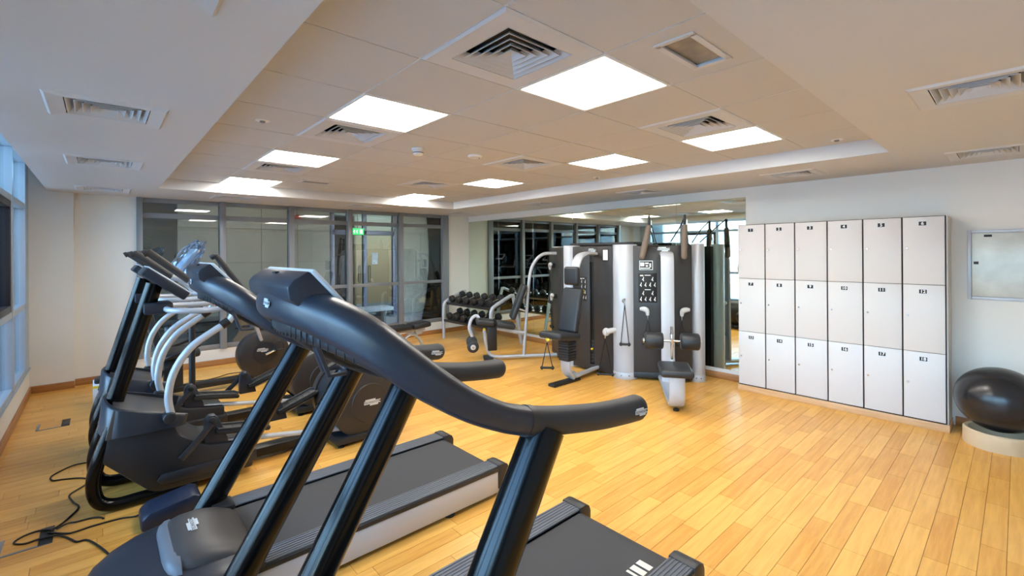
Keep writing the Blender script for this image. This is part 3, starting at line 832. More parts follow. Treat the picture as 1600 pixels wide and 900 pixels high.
    # console
    prof = [(.338, 1.51), (.332, 1.540), (.346, 1.558), (.382, 1.580), (.392, 1.572), (.556, 1.388), (.54, 1.376), (.42, 1.44)]
    bm = B(); prism(bm, prof, lambda p, q: Vector((p[0], q, p[1])), Y(-.195), Y(.195), .014); cs = obj('console_housing', bm, M.body, t)
    d = Vector((.556 - .392, 0, 1.388 - 1.572)).normalized(); nrm = Vector((-d.z, 0, d.x)).normalized()
    c0 = Vector(((.392 + .556) / 2, Y(0), (1.388 + 1.572) / 2))
    rotm = Matrix((Vector((0, 1, 0)), -d, Vector((0, 1, 0)).cross(-d))).transposed()
    outn = Vector((0, 1, 0)).cross(-d)
    bm = B(); box(bm, c0 + outn * .004, (.402, .262, .012), .004, rotm); obj('console_bezel', bm, M.badge, t)
    bm = B(); box(bm, c0 + outn * .0105 + d * -.02, (.35, .16, .003), .001, rotm); obj('screen', bm, M.screen, cs)
    bm = B()
    for k in range(5): box(bm, c0 + outn * .0115 + d * .095 + Vector((0, -.14 + k * .07, 0)), (.035, .025, .005), .002, rotm)
    obj('buttons', bm, M.handle, cs)['kind'] = 'stuff'
    bm = B(); box(bm, (.364, Y(.02), 1.571), (.012, .03, .006), .002); obj('socket', bm, M.ink, cs)
    # inner bracket between the arms
    bm = B(); tube(bm, [(.56, Y(.27), 1.30), (.60, Y(.27), 1.19), (.66, Y(.27), 1.19), (.66, Y(.33), 1.20), (.60, Y(.33), 1.20), (.57, Y(.33), 1.29)], .009, 8); obj('bottle_bracket', bm, M.body, t)
    return t
YA, YT2 = 1.365, 2.715
tmA = make_treadmill(YA, 'nearest dark treadmill, large in the foreground with its deck cut by the lower edge')
tmB = copy_tree(tmA, None, (1.0, YT2, 0)); tmB['label'] = 'second dark treadmill with its whole silver-sided deck and rounded motor hood in view'
for k, (w, x) in enumerate(((.034, 1.845), (.034, 1.795), (.014, 1.757))):
    bm = B(); bx(bm, x - w / 2, x + w / 2, YA - .245, YA - .175, .186, .1872); obj('belt_mark', bm, M.cream, tmA, smooth=0)

# ------------------------------------------------------------------ cross trainers
def make_trainer(yc, label):
    t = thing('cross_trainer', label, 'cross trainer', (.8, yc, 0), 'cross trainers facing the windows')
    Y = lambda u: yc + u
    XZ = lambda p, q: Vector((p[0], q, p[1]))
    # mast and its loop to the floor
    bm = B(); loft(bm, rings_along([(.285, Y(0), 1.42), (.08, Y(0), .68), (.03, Y(0), .5)], (.085, .10), 20, upv=(-1, 0, 0))); obj('mast', bm, M.tube, t)
    for s in (-1, 1):
        bm = B(); tube(bm, [(.06, Y(s * .2), .55), (-.005, Y(s * .21), .36), (-.035, Y(s * .21), .22), (-.02, Y(s * .21), .10), (.05, Y(s * .21), .045), (.2, Y(s * .21), .04), (.5, Y(s * .21), .04)], .038, 14, 6); obj('front_loop', bm, M.tube, t)
    # drive housing
    bm = B(); prism(bm, [(.0, .33), (.035, .52), (.36, .50), (.40, .40), (.55, .29), (.84, .25), (.84, .05), (.30, .05), (.24, .07)], XZ, Y(-.25), Y(.25), .02); hs = obj('drive_housing', bm, M.bodydark, t)
    bm = B(); prism(bm, [(.30, .10), (.27, .135), (.30, .175), (.86, .175), (.86, .10)], XZ, Y(-.268), Y(.268), .012); obj('side_moulding', bm, M.bodydark, t)
    # shroud band wrapping the front
    pl = [(.40, -.285), (.12, -.285), (.03, -.24), (-.005, -.13), (-.015, 0), (-.005, .13), (.03, .24), (.12, .285), (.40, .285)]
    bm = B()
    cv = curve([Vector((a, b, 0)) for a, b in pl], 5)
    def top(x): return .675 - .13 * max(0, (x + .01)) / .41
    rings = []
    for q in cv:
        k = (q.x + .02) * .12
        rings.append([Vector((q.x, Y(q.y), .475)), Vector((q.x + .02, Y(q.y), top(q.x) - .01)), Vector((q.x + .03, Y(q.y * .96), top(q.x))), Vector((q.x + .045, Y(q.y * .9), top(q.x) - .004)), Vector((q.x + .03, Y(q.y * .93), .475))])
    loft(bm, rings); obj('shroud', bm, M.body, t, smooth=50)
    bm = B(); prism(bm, [(.02, .47), (.06, .655), (.38, .535), (.40, .47)], XZ, Y(-.262), Y(.262), .006); obj('shroud_top', bm, M.saddle, t)
    # console
    c = Vector((.335, Y(0), 1.425)); d = Vector((.23, 0, -.185)).normalized(); nn = Vector((.185, 0, .23)).normalized()
    rotm = Matrix((d, Vector((0, 1, 0)), d.cross(Vector((0, 1, 0))))).transposed()
    bm = B(); box(bm, c, (.30, .40, .062), .012, rotm); cs = obj('console_housing', bm, M.body, t)
    bm = B(); box(bm, c + nn * .033, (.30, .40, .008), .003, rotm); obj('console_bezel', bm, M.badge, t)
    bm = B(); box(bm, c + nn * .038, (.17, .30, .003), .001, rotm); obj('screen', bm, M.screen, cs)
    bm = B(); box(bm, (.30, Y(0), 1.255), (.16, .24, .075), .012); obj('bracket', bm, M.body, t)
    bm = B(); tube(bm, [(.34, Y(-.10), 1.25), (.36, Y(-.2), 1.245), (.44, Y(-.25), 1.24), (.60, Y(-.25), 1.235), (.70, Y(-.2), 1.25), (.70, Y(.2), 1.25), (.60, Y(.25), 1.235), (.44, Y(.25), 1.24), (.36, Y(.2), 1.245), (.34, Y(.10), 1.25)], .02, 12, 4); obj('fixed_handlebar', bm, M.silver, t)
    # swinging arms
    for s, ph in ((-1, 0), (1, 2)):
        pv = Vector((.335, Y(s * .325), .56)); rm = Matrix.Rotation(R(-ph), 3, 'Y')
        def tr(x, z, dy=0): return pv + rm @ Vector((x - .335, s * dy, z - .56))
        bm = B(); tube(bm, [tr(.345, .56), tr(.33, .70), tr(.365, .86), tr(.455, 1.0), tr(.585, 1.095), tr(.68, 1.16), tr(.70, 1.26), tr(.60, 1.38), tr(.445, 1.452)], .023, 14, 6); ar = obj('swing_arm', bm, M.silver, t)
        bm = B(); tube(bm, [tr(.447, 1.450), tr(.25, 1.625), tr(.228, 1.638), tr(.205, 1.628)], .023, 12, 3); obj('grip', bm, M.brownrubber, t)
        bm = B(); cyl(bm, pv + Vector((0, -.045, 0)), pv + Vector((0, .045, 0)), .037, 20, .006); obj('pivot_cap', bm, M.bodydark, t)
        bm = B(); cyl(bm, tr(.63, 1.125), tr(.675, 1.157), .029, 14); obj('arm_joint', bm, M.black, ar)
        # footbar, pedal, links
        px, pz, ez, ex = (.70, .33, .13, 1.56) if s < 0 else (1.20, .285, .42, 1.60)
        yy = Y(s * .19)
        f0 = Vector((px - .10, yy, pz - .045)); f1 = Vector((ex, yy, ez))
        bm = B(); tube(bm, [f0, f1], .02, 12); obj('foot_bar', bm, M.silver, t)
        ang = math.atan2(f1.z - f0.z, f1.x - f0.x); rp = Matrix.Rotation(-ang, 3, 'Y')
        pc = Vector((px + .08, yy, pz + .02 + (.08 * math.tan(ang))))
        def pt(x, y, z): return pc + rp @ Vector((x, y, z))
        bm = B(); box(bm, pc, (.36, .15, .035), .014, rp); pd = obj('pedal', bm, M.black, t)
        bm = B()
        tube(bm, [pt(-.165, -.06, .022), pt(.15, -.065, .022), pt(.18, 0, .022), pt(.15, .065, .022), pt(-.165, .06, .022), pt(-.18, 0, .03)], .009, 8, closed=True)
        for k in range(5): box(bm, pt(-.12 + k * .06, 0, .0185), (.012, .1, .004), .001, rp)
        obj('pedal_rim', bm, M.rubber, pd)
        bm = B(); prism(bm, [(px - .16, pz - .07), (px - .155, pz + .12), (px - .13, pz + .15), (px - .095, pz + .15), (px - .07, pz + .12), (px - .02, pz - .02), (px - .01, pz - .07)], XZ, yy - .035, yy + .035, .006); obj('pedal_bracket', bm, M.body, t)
        bm = B(); cyl(bm, (px - .113, yy - .045, pz + .115), (px - .113, yy + .045, pz + .115), .026, 16, .004); obj('bracket_pin', bm, M.bodydark, t)
        bm = B(); tube(bm, [(px - .12, Y(s * .245), pz + .10), (px - .2, Y(s * .255), pz + .01), (px - .30, Y(s * .275), pz - .085)], .02, 10, 4, flat=(.018, .045)); obj('rocker_link', bm, M.body, t)
        # drum
        bm = B(); lathe(bm, [(.0, 0), (.27, .0), (.295, .012), (.30, .03), (.30, .10), (.0, .10)], (1.72, Y(s * .27), .335), 48, (0, -s, 0)); dr = obj('drive_drum', bm, M.drum, t)
        bm = B(); lathe(bm, [(.168, .0), (.168, .003), (.163, .008), (.0, .008)], (1.745, Y(s * .2695), .325), 40, (0, s, 0)); obj('drum_ring', bm, M.drum, dr)
        badge(dr, (1.76, Y(s * .278), .33), (-s, 0, 0) if s > 0 else (1, 0, 0), (0, 0, 1), .15)
    bm = B(); lathe(bm, [(.0, 0), (.285, 0), (.285, .34), (0, .34)], (1.72, Y(-.17), .335), 40, (0, 1, 0)); obj('drum_core', bm, M.bodydark, t)
    # base rails and feet
    bm = B(); bx(bm, .8, 1.95, Y(-.06), Y(.06), .03, .10, .01); obj('base_rail', bm, M.black, t)
    bm = B(); bx(bm, 1.45, 1.92, Y(-.285), Y(.285), .028, .085, .01); obj('rear_base', bm, M.bodydark, t)
    for x, u in ((1.5, -.24), (1.5, .24), (1.88, -.24), (1.88, .24), (.45, -.2), (.45, .2)):
        bm = B(); lathe(bm, [(.028, 0), (.028, .012), (.012, .02), (.012, .05)], (x, Y(u), 0), 14); obj('foot', bm, M.black, t)
    return t
YE1, YE2 = 4.06, 5.10
teA = make_trainer(YE1, 'nearer cross trainer with silver swing arms beside the second treadmill')
teB = copy_tree(teA, None, (.8, YE2, 0)); teB['label'] = 'farther cross trainer with silver swing arms, between the nearer one and the bike'

# ------------------------------------------------------------------ recumbent bike by the partition
YR = 6.5
t = thing('recumbent_bike', 'dark recumbent bike with round drum standing below the glazed partition', 'exercise bike', (1.0, YR, 0))
Y = lambda u: YR + u
XZ = lambda p, q: Vector((p[0], q, p[1]))
bm = B(); bx(bm, .15, 1.75, Y(-.06), Y(.06), .05, .12, .015); obj('base_beam', bm, M.black, t)
for x in (.22, 1.62):
    bm = B(); bx(bm, x - .04, x + .04, Y(-.3), Y(.3), 0, .055, .012); obj('cross_foot', bm, M.black, t)
bm = B(); lathe(bm, [(0, 0), (.25, 0), (.29, .02), (.30, .05), (.30, .17), (.29, .2), (.25, .22), (0, .22)], (1.55, Y(-.11), .36), 40, (0, 1, 0)); dr = obj('drum', bm, M.drum, t)
bm = B(); lathe(bm, [(.14, 0), (.14, .006), (.12, .008), (0, .008)], (1.55, Y(-.11), .38), 32, (0, -1, 0)); obj('drum_cap', bm, M.bodydark, dr)
badge(dr, (1.52, Y(-.1185), .42), (1, 0, 0), (0, 0, 1), .13)
for s in (-1, 1):
    bm = B(); tube(bm, [(1.55, Y(s * .14), .36), (1.55 - s * .14, Y(s * .15), .36 - s * .06)], .014, 8); ck = obj('crank', bm, M.steel, t)
    bm = B(); box(bm, (1.55 - s * .14, Y(s * .21), .36 - s * .06), (.1, .1, .03), .008); obj('pedal', bm, M.black, t)
    bm = B(); tube(bm, [(1.50 - s * .14, Y(s * .21), .37 - s * .06), (1.52 - s * .14, Y(s * .21), .45 - s * .06), (1.58 - s * .14, Y(s * .21), .45 - s * .06), (1.6 - s * .14, Y(s * .21), .37 - s * .06)], .008, 6, 4); obj('pedal_strap', bm, M.black, t)
bm = B(); loft(bm, rings_along(curve([(1.52, Y(0), .6), (1.54, Y(0), .85), (1.56, Y(0), 1.1)], 4), (.07, .10), 14)); obj('console_neck', bm, M.brownrubber, t)
rt = Matrix.Rotation(R(-28), 3, 'Y')
bm = B(); box(bm, (1.57, Y(0), 1.14), (.16, .26, .05), .012, rt); cs = obj('console', bm, M.bodydark, t)
bm = B(); box(bm, Vector((1.57, Y(0), 1.14)) + rt @ Vector((0, 0, .026)), (.12, .2, .004), .001, rt); obj('screen', bm, M.screen, cs)
bm = B(); tube(bm, [(1.60, Y(-.16), 1.2), (1.66, Y(-.13), 1.29), (1.68, Y(-.06), 1.31), (1.68, Y(.06), 1.31), (1.66, Y(.13), 1.29), (1.6, Y(.16), 1.2)], .012, 8, 4); obj('reading_bar', bm, M.black, t)
bm = B(); tube(bm, [(1.36, Y(-.32), .95), (1.30, Y(-.3), 1.14), (1.02, Y(-.28), 1.58), (.99, Y(-.27), 1.605), (.96, Y(-.25), 1.59)], .03, 12, 4); obj('swing_handle', bm, M.rubber, t)
bm = B(); tube(bm, [(1.5, Y(-.14), .55), (1.40, Y(-.28), .8), (1.36, Y(-.32), .95)], .02, 10, 4); obj('handle_stem', bm, M.silver, t)
bm = B(); box(bm, (.66, Y(0), .5), (.4, .42, .09), .03); obj('seat', bm, M.vinyl, t)
bm = B(); box(bm, (.44, Y(0), .78), (.08, .4, .44), .03, Matrix.Rotation(R(-14), 3, 'Y')); obj('backrest', bm, M.vinyl, t)
bm = B(); box(bm, (.62, Y(0), .29), (.18, .1, .36), .01); obj('seat_post', bm, M.bodydark, t)
for s in (-1, 1):
    bm = B(); tube(bm, [(.5, Y(s * .2), .46), (.56, Y(s * .27), .5), (.74, Y(s * .28), .56), (.84, Y(s * .27), .60)], .016, 8, 4); obj('seat_handle', bm, M.black, t)
bm = B(); bx(bm, .36, .39, Y(-.42), Y(-.32), .5, .52, .004); bm.free()
# wrapped display standing behind the trainers
t = thing('wrapped_display', 'display panel wrapped in crumpled clear plastic film behind the trainers', 'display', (.72, 5.86, 0))
bm = B(); tube(bm, [(.72, 5.86, .03), (.72, 5.86, 1.0), (.70, 5.86, 1.42)], .03, 12, 3); obj('stand_pole', bm, M.bodydark, t)
bm = B(); bx(bm, .5, .94, 5.62, 6.1, 0, .035, .01); obj('stand_foot', bm, M.black, t)
rt = Matrix.Rotation(R(35), 3, 'Y')
bm = B(); box(bm, (.66, 5.86, 1.54), (.04, .42, .34), .01, rt); obj('panel', bm, M.handle, t)
random.seed(21)
bm = B(); bmesh.ops.create_icosphere(bm, subdivisions=4, radius=1)
for v in bm.verts:
    q = v.co.copy(); k = 1 + .16 * math.sin(9 * q.x + 4 * q.y) * math.cos(7 * q.z + 5 * q.y) + random.uniform(-.03, .03)
    v.co = Vector((.66, 5.86, 1.54)) + rt @ Vector((q.x * .09 * k, q.y * .3 * k, q.z * .27 * k))
obj('film', bm, M.film, t, smooth=20)
t = thing('carton', 'small white carton with a yellow stripe on the floor behind the trainers', 'carton', (.0, 6.55, 0))
bm = B(); bx(bm, -.06, .12, 6.62, 6.9, 0, .24, .004); obj('box', bm, M.carton, t)
bm = B(); bx(bm, -.061, .121, 6.619, 6.901, .2, .225); obj('stripe', bm, M.yellow, t, smooth=0)
bm = B(); bx(bm, -.05, .11, 6.63, 6.89, .24, .28, .02); obj('black_lid', bm, M.black, t)

# ------------------------------------------------------------------ flat bench
t = thing('workout_bench', 'flat workout bench with black pads and arched silver legs', 'bench', (3.55, 6.62, 0))
bm = B(); box(bm, (3.28, 6.62, .43), (.86, .28, .075), .025, Matrix.Rotation(R(-1.5), 3, 'Y')); obj('back_pad', bm, M.vinyl, t)
bm = B(); box(bm, (3.89, 6.62, .452), (.32, .30, .085), .03, Matrix.Rotation(R(-4), 3, 'Y')); obj('seat_pad', bm, M.vinyl, t)
bm = B(); box(bm, (3.5, 6.62, .375), (1.0, .06, .045), .006); obj('spine_tube', bm, M.silver, t)
bm = B(); tube(bm, [(3.60, 6.62, .38), (3.74, 6.62, .33), (3.9, 6.62, .22), (3.97, 6.62, .05)], .03, 10, 5, flat=(.07, .045)); obj('leg', bm, M.silver, t)
bm = B(); tube(bm, [(3.95, 6.62, .36), (3.85, 6.62, .3), (3.72, 6.62, .30), (3.6, 6.62, .22), (3.42, 6.62, .06)], .025, 10, 5, flat=(.06, .04)); obj('leg', bm, M.silver, t)
bm = B(); tube(bm, [(3.0, 6.62, .37), (2.94, 6.62, .2), (2.92, 6.62, .05)], .025, 10, 4, flat=(.06, .04)); obj('leg', bm, M.silver, t)
for x in (2.92, 3.97):
    bm = B(); bx(bm, x - .035, x + .035, 6.36, 6.88, 0, .055, .015); obj('foot_bar', bm, M.silver, t)
bm = B(); prism(bm, [(3.80, .41), (3.83, .30), (3.93, .30), (4.0, .41)], XZ, 6.58, 6.66, .006); obj('seat_bracket', bm, M.silverdull, t)

# ------------------------------------------------------------------ dumbbell rack along the mirror
t = thing('dumbbell_rack', 'two-tier silver dumbbell rack in front of the mirror corner', 'dumbbell rack', (5.2, 6.66, 0))
RY0, RY1 = 5.95, 7.37
for y in (RY0, RY1):
    bm = B(); tube(bm, [(4.88, y, 0), (4.88, y, .55), (4.90, y, .66), (4.97, y, .72), (5.30, y, .86), (5.36, y, .86), (5.40, y, .8), (5.58, y, 0)], .032, 12, 5); obj('side_frame', bm, M.silver, t)
    bm = B(); tube(bm, [(4.9, y, .34), (5.50, y, .34)], .025, 10); obj('side_bar', bm, M.silver, t)
for z, x0 in ((.70, 5.08), (.38, 5.02)):
    rt = Matrix.Rotation(R(-16), 3, 'Y')
    bm = B(); box(bm, (x0 + .02, (RY0 + RY1) / 2, z), (.36, RY1 - RY0 - .06, .02), .004, rt); box(bm, Vector((x0 + .02, (RY0 + RY1) / 2, z)) + rt @ Vector((-.175, 0, .015)), (.012, RY1 - RY0 - .06, .045), .003, rt); obj('shelf', bm, M.bodydark, t)
def make_dumbbell():
    d = thing('dumbbell', 'x', 'dumbbell', (0, 0, 0), 'black dumbbells on the rack')
    rt = Matrix.Rotation(R(-16), 3, 'Y')
    for s in (-1, 1):
        bm = B(); cyl(bm, rt @ Vector((s * .085, 0, 0)), rt @ Vector((s * .165, 0, 0)), .066, 20, .012); obj('head', bm, M.dumb, d)
    bm = B(); cyl(bm, rt @ Vector((-.08, 0, 0)), rt @ Vector((.08, 0, 0)), .015, 12); obj('handle', bm, M.steel, d)
    return d
dproto = None
ORD = ['end nearest the bench', 'second from the partition', 'third from the partition', 'fourth from the partition', 'fifth from the partition', 'end nearest the cable tower']
for tier, z, x0 in (('upper', .79, 5.10), ('lower', .47, 5.04)):
    for k in range(6):
        if dproto is None: dproto = d = make_dumbbell()
        else: d = copy_tree(dproto)
        d.location = (x0, RY1 - .14 - k * .228, z)
        d['label'] = 'black round-headed dumbbell on the %s rack shelf, %s' % (tier, ORD[k])
# ------------------------------------------------------------------ four-sided cable tower with three stations
t = thing('multi_station_gym', 'charcoal and silver cable tower with padded exercise stations before the mirror', 'multi gym', (5.2, 3.89, 0))
TZ = 1.70
P1, P2, E1, E2 = Vector((5.08, 3.44, 0)), Vector((5.08, 4.34, 0)), Vector((5.58, 2.71, 0)), Vector((5.58, 5.07, 0))
UP = Vector((0, 0, 1))
tB = (E1 - P1).normalized(); nB = Vector((tB.y, -tB.x, 0)); nB = nB if nB.x < 0 else -nB
tC = (P2 - E2).normalized(); nC = Vector((nB.x, -nB.y, 0))
cB = (P1 + E1) / 2 + nB * .125; cC = (P2 + E2) / 2 + nC * .125; cA = Vector((4.965, 3.89, 0)); nA = Vector((-1, 0, 0)); tA = Vector((0, -1, 0))
# core
bm = B(); prism(bm, [(5.02, 3.45), (5.02, 4.33), (5.54, 5.05), (5.74, 5.05), (5.74, 2.73), (5.54, 2.73)], lambda p, q: Vector((p[0], p[1], q)), .03, TZ - .01); obj('core', bm, M.black, t, smooth=0)
for c, rr in ((P1, .155), (P2, .12), (E1, .085), (E2, .085)):
    bm = B(); cyl(bm, c + UP * .03, c + UP * (TZ + .02), rr, 40, .008); co = obj('silver_column', bm, M.silverdull, t)
    bm = B(); cyl(bm, c, c + UP * .085, rr + .004, 40, .004); obj('column_skirt', bm, M.silverdull, co)
    for k in range(3):
        bm = B(); d = Vector((math.cos(R(180 + k * 35 - 20)), math.sin(R(180 + k * 35 - 20)), 0)); cyl(bm, c + d * (rr + .002) + UP * .05, c + d * (rr + .008) + UP * .05, .007, 8); obj('screw', bm, M.black, co)
def panel(c, tt, nn, s0, s1, z0=.03, z1=TZ, th=.04):
    bm = B(); rot = Matrix((tt, UP, tt.cross(UP))).transposed()
    box(bm, c + tt * ((s0 + s1) / 2) + UP * ((z0 + z1) / 2) - nn * th / 2, (s1 - s0, z1 - z0, th), .004, rot); return bm
pA1 = obj('front_panel', panel(cA, tA, nA, -.335, -.035), M.towerblack, t)
pA2 = obj('front_panel', panel(cA, tA, nA, .035, .335), M.towerblack, t)
bm = panel(cA, tA, nA, -.035, .035, 1.49, TZ); obj('slot_head', bm, M.towerblack, t)
bm = panel(cA, tA, nA, -.035, .035, .03, .10); obj('slot_foot', bm, M.towerblack, t)
bm = panel(cA - nA * .03, tA, nA, -.035, .035, .10, 1.49, .01); obj('slot_back', bm, M.ink, t)
for k in range(7):
    bm = panel(cA - nA * .012, tA, nA, -.028, .028, .12 + k * .045, .12 + k * .045 + .04, .02); obj('weight_plate', bm, M.bodydark, t)
bm = B(); cyl(bm, cA + UP * .31 - nA * .02, cA + UP * .31 + nA * .02, .014, 12, .003); obj('weight_pin', bm, M.yellow, t)
pB = obj('side_panel', panel(cB, tB, nB, -.34, .36), M.towerblack, t)
pC = obj('side_panel', panel(cC, tC, nC, -.36, .34), M.towerblack, t)
for c, tt, nn in ((cB, tB, nB), (cC, tC, nC)):
    obj('kick_plate', panel(c + nn * .004, tt, nn, -.34, .36 if nn is nB else .34, .03, .10, .01), M.bodydark, t)
bm = B(); bx(bm, 5.15, 5.62, 3.35, 4.43, TZ, TZ + .055, .012); obj('top_hub', bm, M.black, t)
badge(pA1, cA + tA * .01 + UP * 1.65 + nA * .001, -tA if tA.cross(UP).dot(nA) < 0 else tA, UP, .13)
rB = tB if tB.cross(UP).dot(nB) > 0 else -tB
rA = tA if tA.cross(UP).dot(nA) > 0 else -tA
badge(pB, cB + tB * .03 + UP * 1.655, rB, UP, .15)
bm = B(); plate(bm, cA + tA * .23 + UP * 1.585, rA, UP, .10, .165, .004, .001); obj('card_holder', bm, M.ink, pA2)
bm = B(); plate(bm, cA + tA * .23 + UP * 1.585 + nA * .004, rA, UP, .075, .135, .001); obj('card', bm, M.paper, pA2, smooth=0)
bm = B(); plate(bm, cB - tB * .183 + UP * 1.453, rB, UP, .165, .118, .002); obj('notice_frame', bm, M.badge, pB, smooth=0)
bm = B(); plate(bm, cB - tB * .183 + UP * 1.453 + nB * .002, rB, UP, .148, .10, .001); obj('notice_field', bm, M.ink, pB, smooth=0)
bm = B()
for q in ((-.045, .012, .05, .05), (.01, .025, .045, .022), (.05, .0, .02, .05), (-.01, -.035, .12, .012), (.01, -.008, .03, .02)): plate(bm, cB - tB * .183 + UP * (1.453 + q[1]) + rB * q[0] + nB * .003, rB, UP, q[2], q[3], .0006)
obj('notice_print', bm, M.whiteink, pB, smooth=0)['kind'] = 'stuff'
def chart(c, nn, rr, par, w, h, rows):
    bm = B(); plate(bm, c, rr, UP, w, h, .002, .001); obj('exercise_chart', bm, M.ink, par)
    bm = B()
    for z, k in rows:
        for i in range(k):
            o = c + rr * (-w / 2 + w * (i + .5) / k) + UP * (z * h) + nn * .002
            a = R(28)
            plate(bm, o, rr * math.cos(a) - UP * math.sin(a), UP * math.cos(a) + rr * math.sin(a), w * .045, h * .085, .0006)
            plate(bm, o + rr * w * .03 - UP * h * .045, rr, UP, w * .035, h * .05, .0006)
            plate(bm, o + UP * h * .06 + rr * w * .035, rr, UP, w * .04, h * .022, .0006)
    for z in (.43, -.06): plate(bm, c + UP * (z * h) + nn * .002, rr, UP, w * .32, h * .022, .0006)
    plate(bm, c - rr * w * .32 + UP * h * .42 + nn * .002, rr, UP, w * .18, h * .04, .0006)
    obj('chart_figures', bm, M.whiteink, par, smooth=0)['kind'] = 'stuff'
chart(cB - tB * .165 + UP * 1.168, nB, rB, pB, .225, .37, ((.11, 4), (-.38, 4), (.30, 2), (-.18, 2)))
chart(cA - tA * .145 + UP * 1.12, nA, rA, pA1, .125, .33, ((.1, 2), (-.36, 3), (.3, 2), (-.14, 2)))
# swivelling cable outlets with hanging strap handles
def outlet(o, d, tt, flip=1):
    bm = B(); cyl(bm, o, o + d * .05, .035, 18, .006); obj('outlet_base', bm, M.bodydark, t)
    bm = B(); rot = Matrix((tt, UP, tt.cross(UP))).transposed(); c = o + d * .075
    loft(bm, rings_along(curve([c + tt * (-.075 * flip) + UP * .02, c + tt * (-.03 * flip) + UP * .02, c + tt * (.01 * flip), c + tt * (.02 * flip) - UP * .06], 5), [(.035 + .03 * math.sin(math.pi * i / 15), .03 + .035 * math.sin(math.pi * i / 15)) for i in range(16)], 12, upv=tuple(d))); obj('cable_outlet', bm, M.handle, t)
    return c + tt * (.02 * flip) - UP * .07
def strap(o, d, h, w, nm='strap_handle'):
    """two straps from one hook down to a bar"""
    bm = B()
    a, b = o + d * (-w / 2) - UP * h, o + d * (w / 2) - UP * h
    tube(bm, [o, a], .006, 6); tube(bm, [o, b], .006, 6); cyl(bm, a - d * .02, b + d * .02, .014, 10, .003)
    for q in (a, b): cyl(bm, q - d * .012, q + d * .012, .024, 12, .004)
    obj(nm, bm, M.black, t)
    bm = B(); tube(bm, [o + UP * .05, o - UP * .01], .006, 6); obj('snap_hook', bm, M.steel, t)
for s, f in ((-.19, 1), (.25, -1)):
    h = outlet(cB + tB * s + UP * .89, nB, tB, f); strap(h - UP * .04, tB, .30, .12)
d1 = Vector((-.92, .38, 0)).normalized(); t1 = Vector((.38, .92, 0)).normalized()
bm = B(); cyl(bm, P1 + d1 * .15 + UP * .62, P1 + d1 * .30 + UP * .60, .032, 16, .006, .038); obj('outlet_arm', bm, M.handle, t)
bm = B(); cyl(bm, P1 + d1 * .28 + UP * .60 - t1 * .012, P1 + d1 * .28 + UP * .60 + t1 * .022, .05, 20, .006); obj('pulley', bm, M.handle, t)
strap(P1 + d1 * .30 + UP * .52, Vector((.55, -.83, 0)).normalized(), .46, .18)
d2 = Vector((-.84, -.54, 0)).normalized(); t2 = Vector((-.54, .84, 0)).normalized()
bm = B(); tube(bm, [P1 + d2 * .15 + UP * 1.0, P1 + d2 * .19 + UP * 1.03, P1 + d2 * .21 + t2 * .03 + UP * 1.01, P1 + d2 * .2 + UP * .97], .009, 8, 4); obj('hook', bm, M.steel, t)
strap(P1 + d2 * .205 + UP * .96, t2, .50, .10)

# station A: seat with its back to the tower
S = 'A'
ya_ = 3.78
def XZa(p, q): return Vector((p[0], q, p[1]))
bm = B(); loft(bm, rings_along(curve([(4.97, ya_ + .07, 1.60), (4.80, ya_ + .05, 1.61), (4.62, ya_ + .02, 1.58), (4.52, ya_, 1.50), (4.48, ya_, 1.36), (4.475, ya_, 1.25)], 5), (.13, .045), 16, 4, upv=(-.3, 0, 1))); obj('headrest_arm', bm, M.silverdull, t, smooth=50)
bm = B(); box(bm, (4.425, ya_, 1.325), (.075, .235, .235), .035, seg=4); obj('headrest', bm, M.vinyl, t, smooth=50)
rot = Matrix.Rotation(R(13), 3, 'Y')
bm = B(); box(bm, (4.40, ya_, .90), (.085, .30, .56), .032, rot, 4); br = obj('backrest', bm, M.vinyl, t, smooth=50)
bm = B(); box(bm, (4.468, ya_, .90), (.04, .16, .5), .008, rot); obj('backrest_plate', bm, M.black, br)
bm = B(); box(bm, (4.49, ya_ - .13, 1.13), (.02, .015, .05), .004, rot); obj('adjust_lever', bm, M.yellow, br)
bm = B(); box(bm, (4.19, ya_, .605), (.40, .36, .085), .036, Matrix.Rotation(R(5), 3, 'Y'), 4); obj('seat', bm, M.vinyl, t, smooth=50)
bm = B()
for k in range(8): bx(bm, 4.245, 4.405, ya_ - .085, ya_ + .085, .30 + k * .033, .30 + k * .033 + .026, .008)
bx(bm, 4.255, 4.395, ya_ - .075, ya_ + .075, .28, .58); obj('bellows', bm, M.bodydark, t)
bm = B(); loft(bm, rings_along(curve([(4.30, ya_, .34), (4.295, ya_, .22), (4.325, ya_, .12), (4.41, ya_, .065), (4.55, ya_ + .01, .058), (4.98, ya_ + .06, .058)], 6), (.15, .05), 14, 5, upv=(-1, 0, .3))); obj('seat_foot', bm, M.silver, t, smooth=50)
bm = B(); bx(bm, 4.03, 4.52, ya_ - .055, ya_ + .055, 0, .038, .012); obj('floor_bar', bm, M.black, t)
bm = B(); box(bm, (4.0, ya_ + .02, .575), (.03, .05, .03), .006); obj('clip', bm, M.yellow, t)
strap(Vector((3.985, ya_ + .02, .55)), Vector((.7, -.7, 0)), .31, .13)

